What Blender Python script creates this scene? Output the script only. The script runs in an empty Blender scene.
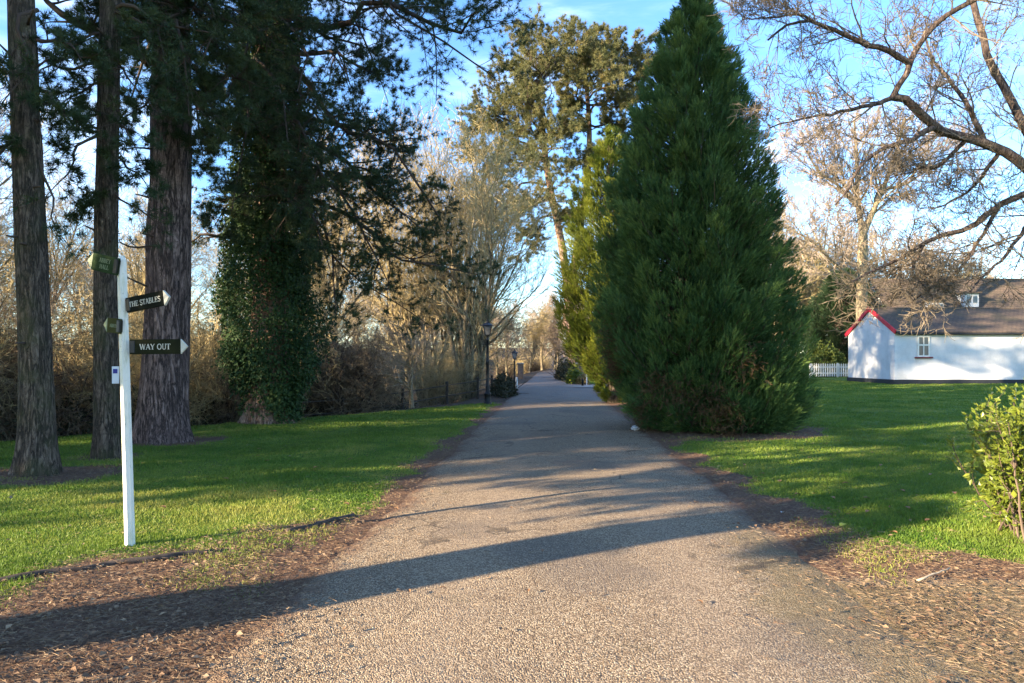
import bpy, math, random
import numpy as np
from mathutils import Vector

random.seed(7)
RNG = np.random.default_rng(7)
S = bpy.context.scene
COL = S.collection
PI = math.pi
R = math.radians

# ------------------------------------------------------------------ camera frame
F_PX, CX, HY, EYE = 684.0, 512.0, 360.0, 1.6


def at(px, py, d):
    """point of the place that stands d metres ahead, seen at px, py"""
    return np.array([(px - CX) / F_PX * d, d, EYE + (HY - py) / F_PX * d])


def on_ground(px, py):
    d = EYE * F_PX / (py - HY)
    return np.array([(px - CX) / F_PX * d, d, 0.0])


# ------------------------------------------------------------------ sun
SUN_AZ = np.array([0.866, 0.50])
SUN_AZ = SUN_AZ / np.linalg.norm(SUN_AZ)
SUN_EL = R(14.5)

# ------------------------------------------------------------------ numpy helpers


def norm(v):
    return v / np.maximum(np.linalg.norm(v, axis=-1, keepdims=True), 1e-9)


def smooth(a, b, x):
    t = np.clip((x - a) / (b - a), 0, 1)
    return t * t * (3 - 2 * t)


_H = RNG.random((256, 256))


def vnoise(x, y, sc=1.0, seed=0):
    x = np.asarray(x, float) * sc + seed * 17.3
    y = np.asarray(y, float) * sc + seed * 9.1
    xi, yi = np.floor(x).astype(int), np.floor(y).astype(int)
    fx, fy = x - xi, y - yi
    fx, fy = fx * fx * (3 - 2 * fx), fy * fy * (3 - 2 * fy)
    g = lambda a, b: _H[a % 256, b % 256]
    return (g(xi, yi) * (1 - fx) + g(xi + 1, yi) * fx) * (1 - fy) + (g(xi, yi + 1) * (1 - fx) + g(xi + 1, yi + 1) * fx) * fy


def fbm(x, y, sc=1.0, seed=0, o=3):
    r, a, s = 0, 0.5, 0
    for i in range(o):
        r = r + a * vnoise(x, y, sc * 2 ** i, seed + i)
        s += a
        a *= 0.5
    return r / s


class Geo:
    """collects faces, then links them as one mesh object"""

    def __init__(self):
        self.V, self.F, self.T, self.n = [], [], [], 0

    def add(self, verts, faces, tint=0.5):
        verts = np.asarray(verts, float).reshape(-1, 3)
        faces = np.asarray(faces, int)
        if len(faces) == 0:
            return self
        self.V.append(verts)
        self.F.append(faces + self.n)
        t = np.asarray(tint, float)
        if t.ndim == 0:
            t = np.full(len(faces), float(t))
        self.T.append(t)
        self.n += len(verts)
        return self

    def tubes(self, P, Rr, sides=4, tint=0.5, cap=False):
        P = np.asarray(P, float)
        if P.ndim == 2:
            P = P[None]
        Rr = np.asarray(Rr, float)
        if Rr.ndim == 1:
            Rr = np.broadcast_to(Rr, P.shape[:2])
        n, k, _ = P.shape
        if n == 0:
            return self
        tan = np.empty_like(P)
        tan[:, 1:-1] = P[:, 2:] - P[:, :-2]
        tan[:, 0] = P[:, 1] - P[:, 0]
        tan[:, -1] = P[:, -1] - P[:, -2]
        tan = norm(tan)
        main = norm(P[:, -1] - P[:, 0])
        ref = np.where(np.abs(main[:, 2:3]) > 0.75, np.array([[1.0, 0.13, 0]]), np.array([[0.05, 0.1, 1.0]]))
        u = norm(np.cross(tan, ref[:, None, :]))
        v = np.cross(tan, u)
        a = np.arange(sides) / sides * 2 * PI
        ring = u[:, :, None, :] * np.cos(a)[None, None, :, None] + v[:, :, None, :] * np.sin(a)[None, None, :, None]
        vert = P[:, :, None, :] + ring * Rr[:, :, None, None]
        idx = np.arange(n * k * sides).reshape(n, k, sides)
        nx = np.roll(idx, -1, axis=2)
        q = np.stack([idx[:, :-1], nx[:, :-1], nx[:, 1:], idx[:, 1:]], -1).reshape(-1, 4)
        t = np.asarray(tint, float)
        if t.ndim == 1:
            t = np.repeat(t, (k - 1) * sides)
        self.add(vert, q, t)
        if cap:
            for e in (0, k - 1):
                for b in range(n):
                    ids = idx[b, e]
                    if e == 0:
                        ids = ids[::-1]
                    base = self.n - n * k * sides
                    self.F.append((ids + base)[None])
                    self.T.append(np.full(1, float(np.mean(t))))
        return self

    def needles(self, B, D, L, W, tint):
        """thin triangles from B along D"""
        n = len(B)
        s = norm(np.cross(D, norm(RNG.normal(size=(n, 3))))) * np.reshape(W, (-1, 1))
        v = np.stack([B - s, B + s, B + D * np.reshape(L, (-1, 1))], 1)
        self.add(v, np.arange(n * 3).reshape(-1, 3), tint)
        return self

    def leaves(self, B, D, L, W, tint, up=None):
        """folded four point leaves from B along D"""
        n = len(B)
        rnd = norm(RNG.normal(size=(n, 3))) if up is None else norm(up + RNG.normal(size=(n, 3)) * 0.35)
        s = norm(np.cross(D, rnd))
        nn = np.cross(s, D)
        L = np.reshape(L, (-1, 1))
        W = np.reshape(W, (-1, 1))
        m = B + D * L * 0.42
        v = np.stack([B, m - s * W + nn * W * 0.35, B + D * L, m + s * W + nn * W * 0.35], 1)
        i = np.arange(n) * 4
        f = np.concatenate([np.stack([i, i + 1, i + 2], 1), np.stack([i, i + 2, i + 3], 1)])
        t = np.asarray(tint, float)
        if t.ndim == 1:
            t = np.concatenate([t, t])
        self.add(v, f, t)
        return self

    def box(self, c, s, ux=(1, 0, 0), uy=(0, 1, 0), uz=(0, 0, 1), bev=0.0, tint=0.5):
        c, ux, uy, uz = [np.asarray(a, float) for a in (c, ux, uy, uz)]
        h = np.asarray(s, float) / 2
        if bev <= 0:
            v = [c + ux * h[0] * a + uy * h[1] * b + uz * h[2] * e for e in (-1, 1) for b in (-1, 1) for a in (-1, 1)]
            f = [(0, 2, 3, 1), (4, 5, 7, 6), (0, 1, 5, 4), (2, 6, 7, 3), (0, 4, 6, 2), (1, 3, 7, 5)]
            return self.add(v, f, tint)
        # bevelled box: three inset rectangles per axis joined
        b = min(bev, *(h * 0.49))
        v, ix = [], {}
        for sx in (-1, 1):
            for sy in (-1, 1):
                for sz in (-1, 1):
                    sg = np.array([sx, sy, sz])
                    for ax in range(3):
                        q = sg * (h - b)
                        q[ax] = sg[ax] * h[ax]
                        ix[(sx, sy, sz, ax)] = len(v)
                        v.append(c + ux * q[0] + uy * q[1] + uz * q[2])
        quads, tris = [], []
        for ax in range(3):
            o = [a for a in range(3) if a != ax]
            for sg in (-1, 1):
                pts = []
                for (p, q) in ((-1, -1), (1, -1), (1, 1), (-1, 1)):
                    key = [0, 0, 0]
                    key[ax] = sg
                    key[o[0]] = p
                    key[o[1]] = q
                    pts.append(ix[tuple(key) + (ax,)])
                quads.append(pts)
            for p in (-1, 1):
                for q in (-1, 1):
                    pts = []
                    for (e, which) in ((-1, o[0]), (1, o[0]), (1, o[1]), (-1, o[1])):
                        key = [0, 0, 0]
                        key[ax] = e
                        key[o[0]] = p
                        key[o[1]] = q
                        pts.append(ix[tuple(key) + (which,)])
                    quads.append(pts)
        for sx in (-1, 1):
            for sy in (-1, 1):
                for sz in (-1, 1):
                    tris.append([ix[(sx, sy, sz, a)] for a in range(3)])
        n0 = self.n
        self.add(v, quads, tint)
        self.F.append(np.array(tris) + n0)
        self.T.append(np.full(len(tris), tint))
        return self

    def build(self, name, mat, parent=None, smooth=False, origin=None):
        V = np.concatenate(self.V) if self.V else np.zeros((0, 3))
        off = np.zeros(3)
        if parent is not None:
            p = parent
            while p is not None:
                off = off + np.array(p.location)
                p = p.parent
        elif origin is not None:
            off = np.asarray(origin, float)
        V = V - off
        me = bpy.data.meshes.new(name)
        tot = [f.shape[1] for f in self.F]
        cnt = np.concatenate([np.full(len(f), f.shape[1]) for f in self.F])
        loops = np.concatenate([f.ravel() for f in self.F])
        start = np.concatenate([[0], np.cumsum(cnt)[:-1]])
        me.vertices.add(len(V))
        me.vertices.foreach_set('co', V.astype(np.float32).ravel())
        me.loops.add(len(loops))
        me.loops.foreach_set('vertex_index', loops.astype(np.int32))
        me.polygons.add(len(cnt))
        me.polygons.foreach_set('loop_start', start.astype(np.int32))
        me.polygons.foreach_set('use_smooth', np.full(len(cnt), bool(smooth)))
        a = me.attributes.new('tint', 'FLOAT', 'FACE')
        a.data.foreach_set('value', np.concatenate(self.T).astype(np.float32))
        me.update(calc_edges=True)
        me.validate()
        me.materials.append(mat)
        o = bpy.data.objects.new(name, me)
        COL.objects.link(o)
        if parent is not None:
            o.parent = parent
        elif origin is not None:
            o.location = tuple(origin)
        return o


def thing(name, label, cat, loc=(0, 0, 0), group=None):
    o = bpy.data.objects.new(name, None)
    COL.objects.link(o)
    o.location = tuple(float(a) for a in loc)
    o.empty_display_size = 0.2
    return tag(o, label, cat, group)


def tag(o, label, cat, group=None):
    o['label'] = label
    o['category'] = cat
    if group:
        o['group'] = group
    return o


def kind(o, k):
    o['kind'] = k
    return o


def dup(root, loc, rz=0.0, sc=1.0, label=None, group=None):
    r = root.copy()
    COL.objects.link(r)
    r.location = tuple(float(a) for a in loc)
    r.rotation_euler = (0, 0, rz)
    r.scale = (sc, sc, sc) if np.ndim(sc) == 0 else sc
    if label:
        r['label'] = label
    if group:
        r['group'] = group
    for ch in list(root.children):
        c = ch.copy()
        COL.objects.link(c)
        c.parent = r
        for g in ch.children:
            d = g.copy()
            COL.objects.link(d)
            d.parent = c
    return r


# ------------------------------------------------------------------ node materials
class NM:
    def __init__(self, name):
        self.m = bpy.data.materials.new(name)
        self.m.use_nodes = True
        self.t = self.m.node_tree
        self.b = self.t.nodes['Principled BSDF']
        self.out = self.t.nodes['Material Output']
        self.b.inputs['Specular IOR Level'].default_value = 0.25

    def n(self, typ, **kw):
        nd = self.t.nodes.new(typ)
        for k, v in kw.items():
            setattr(nd, k, v)
        return nd

    def link(self, a, b):
        self.t.links.new(a, b)

    def pos(self, scale=(1, 1, 1), obj=True):
        tc = self.n('ShaderNodeTexCoord')
        mp = self.n('ShaderNodeMapping')
        mp.inputs['Scale'].default_value = scale
        self.link(tc.outputs['Object'], mp.inputs['Vector'])
        return mp.outputs['Vector']

    def noise(self, scale, detail=4, rough=0.6, vec=None, dist=0.0):
        nd = self.n('ShaderNodeTexNoise')
        nd.inputs['Scale'].default_value = scale
        nd.inputs['Detail'].default_value = detail
        nd.inputs['Roughness'].default_value = rough
        nd.inputs['Distortion'].default_value = dist
        self.link(vec if vec is not None else self.pos(), nd.inputs['Vector'])
        return nd.outputs['Fac']

    def voro(self, scale, feature='F1', vec=None, out='Distance'):
        nd = self.n('ShaderNodeTexVoronoi', feature=feature)
        nd.inputs['Scale'].default_value = scale
        self.link(vec if vec is not None else self.pos(), nd.inputs['Vector'])
        return nd.outputs[out]

    def attr(self, name):
        nd = self.n('ShaderNodeAttribute')
        nd.attribute_name = name
        return nd.outputs['Fac']

    def ramp(self, fac, stops):
        nd = self.n('ShaderNodeValToRGB')
        e = nd.color_ramp.elements
        while len(e) < len(stops):
            e.new(0.5)
        for el, (p, c) in zip(e, stops):
            el.position = p
            el.color = (*c, 1) if len(c) == 3 else c
        self.link(fac, nd.inputs['Fac'])
        return nd.outputs['Color']

    def mix(self, fac, a, b, mode='MIX'):
        nd = self.n('ShaderNodeMix', data_type='RGBA', blend_type=mode)
        for sock, v in ((nd.inputs[0], fac), (nd.inputs[6], a), (nd.inputs[7], b)):
            if isinstance(v, (int, float)):
                sock.default_value = v
            elif isinstance(v, tuple):
                sock.default_value = (*v, 1)
            else:
                self.link(v, sock)
        return nd.outputs[2]

    def math(self, op, a, b=0.0, clamp=False):
        nd = self.n('ShaderNodeMath', operation=op, use_clamp=clamp)
        for sock, v in ((nd.inputs[0], a), (nd.inputs[1], b)):
            if isinstance(v, (int, float)):
                sock.default_value = v
            else:
                self.link(v, sock)
        return nd.outputs[0]

    def step(self, v, lo, hi):
        nd = self.n('ShaderNodeMapRange')
        nd.interpolation_type = 'SMOOTHSTEP'
        nd.inputs[1].default_value = lo
        nd.inputs[2].default_value = hi
        self.link(v, nd.inputs[0])
        return nd.outputs[0]

    def bump(self, h, strength=0.5, dist=0.02):
        nd = self.n('ShaderNodeBump')
        nd.inputs['Strength'].default_value = strength
        nd.inputs['Distance'].default_value = dist
        self.link(h, nd.inputs['Height'])
        self.link(nd.outputs['Normal'], self.b.inputs['Normal'])

    def color(self, c):
        if isinstance(c, tuple):
            self.b.inputs['Base Color'].default_value = (*c, 1)
        else:
            self.link(c, self.b.inputs['Base Color'])

    def rough(self, r):
        if isinstance(r, (int, float)):
            self.b.inputs['Roughness'].default_value = r
        else:
            self.link(r, self.b.inputs['Roughness'])

    def translucent(self, col, fac):
        tr = self.n('ShaderNodeBsdfTranslucent')
        if isinstance(col, tuple):
            tr.inputs['Color'].default_value = (*col, 1)
        else:
            self.link(col, tr.inputs['Color'])
        mx = self.n('ShaderNodeMixShader')
        mx.inputs[0].default_value = fac
        self.link(self.b.outputs[0], mx.inputs[1])
        self.link(tr.outputs[0], mx.inputs[2])
        self.link(mx.outputs[0], self.out.inputs['Surface'])


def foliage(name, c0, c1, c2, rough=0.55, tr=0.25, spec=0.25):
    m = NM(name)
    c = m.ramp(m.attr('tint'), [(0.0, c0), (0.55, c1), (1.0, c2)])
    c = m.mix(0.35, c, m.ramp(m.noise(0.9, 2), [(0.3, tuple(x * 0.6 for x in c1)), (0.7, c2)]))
    m.color(c)
    m.rough(rough)
    m.b.inputs['Specular IOR Level'].default_value = spec
    m.translucent(c, tr)
    return m.m


def bark(name, dark, mid, light, scale=1.0, ridge=1.0, green=None):
    """long broken vertical fissures between flaky plates"""
    m = NM(name)
    def fissure(sx, sz, w, off):
        n1 = m.noise(1.0, 5, 0.62, m.pos((scale * sx, scale * sx, scale * sz)), off)
        return m.step(m.math('ABSOLUTE', m.math('SUBTRACT', n1, 0.5)), 0.0, w)
    f1 = fissure(10.5, 1.5, 0.085, 0.5)
    f2 = fissure(21.0, 4.6, 0.10, 0.9)
    fl = m.noise(34 * scale, 5, 0.72)
    d = m.noise(1.0, 6, 0.72, m.pos((scale * 30, scale * 30, scale * 7)), 0.4)
    h = m.math('ADD', m.math('MULTIPLY', m.math('MULTIPLY', f1, m.math('ADD', m.math('MULTIPLY', f2, .55), .45)), 0.62), m.math('ADD', m.math('MULTIPLY', d, 0.38), m.math('MULTIPLY', fl, 0.24)))
    c = m.ramp(h, [(0.30, dark), (0.62, mid), (0.95, light)])
    c = m.mix(m.math('MULTIPLY', m.step(m.noise(1.7, 3), 0.45, 0.75), .6), c, tuple(x * 0.6 for x in mid))
    if green:
        c = m.mix(m.math('MULTIPLY', m.step(m.noise(2.6, 3), 0.42, 0.7), 0.5), c, green)
    m.color(c)
    m.rough(0.9)
    m.bump(h, 0.9 * ridge, 0.05)
    return m.m


def twig_mat(name, a, b):
    m = NM(name)
    c = m.ramp(m.attr('tint'), [(0.0, a), (1.0, b)])
    c = m.mix(m.noise(3.0, 3), c, tuple(x * 0.6 for x in a))
    m.color(c)
    m.rough(0.85)
    return m.m


def flat(name, col, rough=0.6, var=0.12, sc=6.0, metal=0.0, spec=0.3):
    m = NM(name)
    m.color(m.mix(m.step(m.noise(sc, 4), 0.3, 0.7), tuple(x * (1 - var) for x in col), tuple(min(1, x * (1 + var)) for x in col)))
    m.rough(rough)
    m.b.inputs['Metallic'].default_value = metal
    m.b.inputs['Specular IOR Level'].default_value = spec
    return m.m


MAT = {}
MAT['pine_bark'] = bark('pine_bark', (0.034, 0.024, 0.022), (0.185, 0.125, 0.110), (0.37, 0.26, 0.225), 1.0, 1.0)
MAT['mossy_bark'] = bark('mossy_bark', (0.028, 0.022, 0.016), (0.125, 0.092, 0.070), (0.24, 0.180, 0.135), 1.3, 1.0, (0.075, 0.085, 0.030))
MAT['red_bark'] = bark('red_bark', (0.075, 0.045, 0.032), (0.27, 0.175, 0.125), (0.40, 0.28, 0.20), 0.8, 0.6)
MAT['limb'] = twig_mat('limb', (0.075, 0.052, 0.040), (0.20, 0.145, 0.105))
MAT['bare_bark'] = bark('bare_bark', (0.09, 0.072, 0.048), (0.28, 0.22, 0.135), (0.44, 0.36, 0.235), 0.8, 0.5, (0.13, 0.125, 0.05))
MAT['dark_bare_bark'] = bark('dark_bare_bark', (0.035, 0.025, 0.022), (0.105, 0.075, 0.062), (0.19, 0.145, 0.115), 1.2, 0.7)
MAT['gold_twig'] = twig_mat('gold_twig', (0.36, 0.275, 0.13), (0.66, 0.54, 0.28))
MAT['pink_twig'] = twig_mat('pink_twig', (0.29, 0.225, 0.165), (0.54, 0.43, 0.31))
MAT['brown_twig'] = twig_mat('brown_twig', (0.17, 0.125, 0.08), (0.40, 0.30, 0.185))
MAT['dark_twig'] = twig_mat('dark_twig', (0.115, 0.092, 0.068), (0.30, 0.24, 0.165))
MAT['pine_needle'] = foliage('pine_needle', (0.018, 0.038, 0.020), (0.044, 0.078, 0.034), (0.100, 0.120, 0.040))
MAT['warm_needle'] = foliage('warm_needle', (0.045, 0.066, 0.026), (0.125, 0.140, 0.052), (0.27, 0.22, 0.085))
MAT['ivy_leaf'] = foliage('ivy_leaf', (0.014, 0.042, 0.016), (0.038, 0.084, 0.028), (0.095, 0.14, 0.042), 0.55, 0.2, 0.2)
MAT['cypress'] = foliage('cypress', (0.018, 0.056, 0.024), (0.066, 0.148, 0.046), (0.18, 0.25, 0.058))
MAT['gold_cypress'] = foliage('gold_cypress', (0.024, 0.055, 0.012), (0.105, 0.155, 0.020), (0.26, 0.275, 0.032), 0.55, 0.3)
MAT['yew'] = foliage('yew', (0.010, 0.026, 0.014), (0.024, 0.050, 0.022), (0.050, 0.080, 0.030))
MAT['hedge_leaf'] = foliage('hedge_leaf', (0.040, 0.070, 0.018), (0.105, 0.150, 0.030), (0.22, 0.25, 0.055))
MAT['laurel'] = foliage('laurel', (0.050, 0.085, 0.012), (0.14, 0.19, 0.022), (0.30, 0.33, 0.050), 0.35, 0.35, 0.4)
MAT['bramble'] = foliage('bramble', (0.012, 0.018, 0.010), (0.035, 0.042, 0.020), (0.10, 0.085, 0.040))
MAT['rust_leaf'] = foliage('rust_leaf', (0.16, 0.09, 0.03), (0.30, 0.19, 0.07), (0.42, 0.32, 0.10))
MAT['dead_spray'] = foliage('dead_spray', (0.055, 0.032, 0.016), (0.13, 0.075, 0.035), (0.22, 0.15, 0.07))
MAT['grass_blade'] = foliage('grass_blade', (0.046, 0.115, 0.012), (0.130, 0.240, 0.024), (0.33, 0.33, 0.070), 0.5, 0.35)
MAT['straw'] = twig_mat('straw', (0.15, 0.085, 0.05), (0.52, 0.40, 0.25))
MAT['white_paint'] = flat('white_paint', (0.74, 0.72, 0.64), 0.45, 0.06, 9)
MAT['board_green_shaded'] = flat('board_green_shaded', (0.0065, 0.0085, 0.005), 0.75, 0.25, 12, spec=.1)  # green darkened: the board's lack of sun is put into the paint
MAT['board_light_green'] = flat('board_light_green', (0.021, 0.040, 0.013), 0.75, 0.2, 12, spec=.1)
MAT['board_pale_olive'] = flat('board_pale_olive', (0.045, 0.046, 0.014), 0.75, 0.2, 12, spec=.1)
MAT['board_olive_shaded'] = flat('board_olive_shaded', (0.012, 0.014, 0.005), 0.75, 0.25, 12, spec=.1)  # olive kept dark too, shade of the unlit board in its colour
MAT['cream'] = flat('cream', (0.50, 0.48, 0.40), 0.5, 0.05)
MAT['faded_cream'] = flat('faded_cream', (0.17, 0.21, 0.12), 0.5, 0.1)
MAT['iron'] = flat('iron', (0.016, 0.017, 0.018), 0.4, 0.2, 14)
MAT['steel'] = flat('steel', (0.42, 0.43, 0.44), 0.4, 0.1, 8, 0.6)
MAT['stone_white'] = flat('stone_white', (0.68, 0.67, 0.66), 0.7, 0.2, 14)
MAT['blue_ink'] = flat('blue_ink', (0.03, 0.04, 0.28), 0.5)
MAT['paper'] = flat('paper', (0.72, 0.74, 0.78), 0.4, 0.05)
MAT['red_paint'] = flat('red_paint', (0.52, 0.018, 0.035), 0.5, 0.12, 5)
MAT['maroon'] = flat('maroon', (0.16, 0.03, 0.035), 0.5)
MAT['black_paint'] = flat('black_paint', (0.022, 0.024, 0.028), 0.6)
MAT['old_wood'] = flat('old_wood', (0.060, 0.045, 0.035), 0.9, 0.45, 20)
MAT['grey_wood'] = flat('grey_wood', (0.055, 0.045, 0.036), 0.9, 0.35, 12)
MAT['leaf_yellow'] = flat('leaf_yellow', (0.42, 0.40, 0.04), 0.5, 0.15, 30)
MAT['leaf_brown'] = flat('leaf_brown', (0.24, 0.13, 0.06), 0.6, 0.25, 30)
MAT['pale_stick'] = flat('pale_stick', (0.42, 0.33, 0.22), 0.8, 0.2, 30)

m = NM('post_paint')
c = m.mix(m.step(m.noise(1.0, 5, .7, m.pos((22, 22, 3.0))), .5, .72), (0.72, 0.70, 0.60), (0.50, 0.50, 0.38))
c = m.mix(m.math('MULTIPLY', m.step(m.noise(1.0, 5, .7, m.pos((9, 9, 2.2))), .52, .75), .6), c, (0.33, 0.36, 0.20))
c = m.mix(m.math('MULTIPLY', m.step(m.noise(38, 4, .7), .62, .7), .55), c, (0.22, 0.19, 0.14))
m.color(c)
m.rough(.6)
m.bump(m.noise(1.0, 4, .6, m.pos((60, 60, 5))), .25, .01)
MAT['post_paint'] = m.m
m = NM('lantern_glass')
m.color((0.16, 0.17, 0.18))
m.rough(0.12)
m.b.inputs['Transmission Weight'].default_value = 0.35
MAT['lantern_glass'] = m.m
m = NM('window_glass')
m.color((0.05, 0.07, 0.09))
m.rough(0.08)
m.b.inputs['Specular IOR Level'].default_value = 0.6
MAT['window_glass'] = m.m

m = NM('white_render')
c = m.mix(m.step(m.noise(0.9, 6, 0.7), 0.42, 0.75), (0.64, 0.63, 0.61), (0.51, 0.50, 0.48))
c = m.mix(m.math('MULTIPLY', m.step(m.noise(1.3, 5, 0.7, m.pos((1.6, 1.6, 0.35))), 0.5, 0.8), 0.5), c, (0.46, 0.455, 0.44))
m.color(c)
m.rough(0.8)
m.bump(m.noise(14, 5, 0.7), 0.35, 0.03)
MAT['white_render'] = m.m

m = NM('roof_tile')
br = m.n('ShaderNodeTexBrick')
br.inputs['Scale'].default_value = 1.0
br.inputs['Brick Width'].default_value = 0.27
br.inputs['Row Height'].default_value = 0.17
br.inputs['Mortar Size'].default_value = 0.012
br.inputs['Color1'].default_value = (0.100, 0.074, 0.055, 1)
br.inputs['Color2'].default_value = (0.140, 0.100, 0.070, 1)
br.inputs['Mortar'].default_value = (0.04, 0.03, 0.025, 1)
m.link(m.pos(), br.inputs['Vector'])
c = m.mix(m.math('MULTIPLY', m.step(m.noise(0.8, 5, 0.65), 0.45, 0.7), 0.75), br.outputs['Color'], (0.070, 0.064, 0.036))
c = m.mix(m.math('MULTIPLY', m.step(m.noise(3.1, 4, 0.65), 0.5, 0.75), 0.6), c, (0.055, 0.045, 0.04))
m.color(c)
m.rough(0.9)
m.bump(m.math('ADD', br.outputs['Fac'], m.noise(6, 4)), -0.5, 0.03)
MAT['roof_tile'] = m.m

m = NM('brick')
br = m.n('ShaderNodeTexBrick')
br.inputs['Scale'].default_value = 1.0
br.inputs['Brick Width'].default_value = 0.22
br.inputs['Row Height'].default_value = 0.075
br.inputs['Mortar Size'].default_value = 0.008
br.inputs['Color1'].default_value = (0.17, 0.09, 0.055, 1)
br.inputs['Color2'].default_value = (0.26, 0.16, 0.10, 1)
br.inputs['Mortar'].default_value = (0.20, 0.18, 0.15, 1)
mp = m.n('ShaderNodeMapping')
mp.inputs['Rotation'].default_value = (PI / 2, 0, 0)
tc = m.n('ShaderNodeTexCoord')
m.link(tc.outputs['Object'], mp.inputs['Vector'])
m.link(mp.outputs['Vector'], br.inputs['Vector'])
m.color(br.outputs['Color'])
m.rough(0.9)
MAT['brick'] = m.m


def gravel(m):
    """worn tarmac with exposed pinkish stone: colour and height"""
    p = m.pos()
    cell = m.voro(105.0, 'F1', p, 'Color')
    d = m.voro(105.0, 'F1', p, 'Distance')
    sep = m.n('ShaderNodeSeparateColor')
    m.link(cell, sep.inputs[0])
    c = m.ramp(sep.outputs[0], [(0.0, (0.115, 0.076, 0.044)), (0.35, (0.245, 0.168, 0.096)), (0.7, (0.385, 0.282, 0.172)), (0.95, (0.58, 0.465, 0.31))])
    c = m.mix(m.math('MULTIPLY', m.step(d, 0.50, 0.9), .8), c, (0.085, 0.062, 0.046))
    big = m.noise(0.55, 5, 0.6)
    c = m.mix(m.math('MULTIPLY', m.step(big, 0.42, 0.7), 0.40), c, (0.125, 0.100, 0.080))
    moss = m.step(m.noise(1.5, 5, 0.68), 0.60, 0.72)
    wide = m.step(m.math('ADD', m.attr('moss'), m.math('MULTIPLY', m.math('SUBTRACT', m.noise(2.4, 5, 0.7), 0.5), 1.1)), .35, .75)
    c = m.mix(m.math('MULTIPLY', wide, 0.5), c, (0.135, 0.105, 0.036))
    c = m.mix(m.math('MULTIPLY', moss, 0.62), c, (0.085, 0.068, 0.028))
    trk = m.attr('track')
    c = m.mix(m.math('MULTIPLY', trk, .22), c, (0.36, 0.27, 0.185))
    c = m.mix(m.math('MULTIPLY', m.step(m.noise(7.0, 4, 0.7), 0.52, 0.72), 0.35), c, (0.10, 0.065, 0.042))
    wp = m.n('ShaderNodeVectorMath', operation='MULTIPLY_ADD')
    nz = m.n('ShaderNodeTexNoise')
    nz.inputs['Scale'].default_value = 1.7
    nz.inputs['Detail'].default_value = 6
    m.link(p, nz.inputs['Vector'])
    m.link(nz.outputs['Color'], wp.inputs[0])
    wp.inputs[1].default_value = (1.1, 1.1, 0)
    m.link(p, wp.inputs[2])
    crack = m.math('MULTIPLY', m.step(m.voro(0.42, 'DISTANCE_TO_EDGE', wp.outputs[0]), 0.012, 0.003), m.step(m.noise(0.6, 3), 0.46, 0.58))
    c = m.mix(m.math('MULTIPLY', crack, .7), c, (0.05, 0.038, 0.028))
    patch = m.step(m.noise(0.28, 3, 0.4), 0.56, 0.585)
    c = m.mix(m.math('MULTIPLY', patch, .30), c, (0.13, 0.105, 0.085))
    h = m.math('ADD', m.math('MULTIPLY', m.step(d, 0.85, 0.1), 1.0), m.math('MULTIPLY', m.noise(30, 3), 0.7))
    return c, h


def litter(m):
    n1 = m.noise(38, 5, 0.7)
    c = m.ramp(n1, [(0.28, (0.050, 0.030, 0.022)), (0.5, (0.165, 0.092, 0.055)), (0.72, (0.33, 0.21, 0.125))])
    c = m.mix(m.math('MULTIPLY', m.step(m.noise(2.2, 4, 0.65), 0.45, 0.7), 0.45), c, (0.115, 0.062, 0.036))
    return c, n1


m = NM('driveway')
gc, gh = gravel(m)
lc, lh = litter(m)
edge = m.attr('edge')
e = m.math('ADD', edge, m.math('MULTIPLY', m.math('SUBTRACT', m.noise(3.2, 5, 0.7), 0.5), 0.75))
fac = m.step(e, 0.30, -0.05)
# worn tarmac, greyed with distance; its shaded look is put into the colour
grey = m.ramp(m.noise(45, 4, 0.7), [(0.3, (0.085, 0.072, 0.064)), (0.7, (0.185, 0.158, 0.138))])
gc = m.mix(m.attr('far'), gc, grey)
m.color(m.mix(fac, gc, lc))
m.rough(m.math('SUBTRACT', 0.82, m.math('MULTIPLY', m.attr('far'), 0.22)))
m.b.inputs['Specular IOR Level'].default_value = 0.35
m.bump(m.math('ADD', gh, m.math('MULTIPLY', m.math('MULTIPLY', lh, fac), 2.0)), 0.75, 0.012)
MAT['driveway'] = m.m

m = NM('side_path')
m.color(m.ramp(m.noise(20, 4, 0.7), [(0.3, (0.27, 0.24, 0.21)), (0.7, (0.42, 0.38, 0.33))]))
m.rough(0.85)
MAT['side_path'] = m.m

m = NM('ground')
lc, lh = litter(m)
gc, gh = gravel(m)
g1 = m.noise(1.1, 5, 0.65)
g2 = m.noise(60, 4, 0.75)
gr = m.ramp(m.math('ADD', m.math('MULTIPLY', g1, 0.45), m.math('MULTIPLY', g2, 0.55)),
            [(0.32, (0.038, 0.082, 0.010)), (0.52, (0.105, 0.180, 0.020)), (0.72, (0.190, 0.245, 0.042))])
gr = m.mix(m.math('MULTIPLY', m.step(m.noise(0.35, 4, 0.6), 0.55, 0.72), 0.25), gr, (0.13, 0.12, 0.04))
wd = m.ramp(m.noise(9, 5, 0.7), [(0.3, (0.022, 0.015, 0.011)), (0.5, (0.070, 0.045, 0.028)), (0.72, (0.16, 0.105, 0.062))])
wd = m.mix(m.math('MULTIPLY', m.step(m.noise(0.5, 4), 0.45, 0.65), 0.5), wd, (0.035, 0.042, 0.018))
jit = m.math('MULTIPLY', m.math('SUBTRACT', m.noise(5.0, 5, 0.75), 0.5), 0.9)
lc = m.mix(m.step(m.math('ADD', m.attr('gravel'), jit), 0.4, 0.6), lc, gc)
c = m.mix(m.step(m.math('ADD', m.attr('grass'), jit), 0.40, 0.62), lc, gr)
c = m.mix(m.attr('wood'), c, wd)
m.color(c)
m.rough(0.9)
m.bump(m.math('ADD', m.math('MULTIPLY', g2, 1.0), m.noise(14, 4)), 0.8, 0.04)
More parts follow.
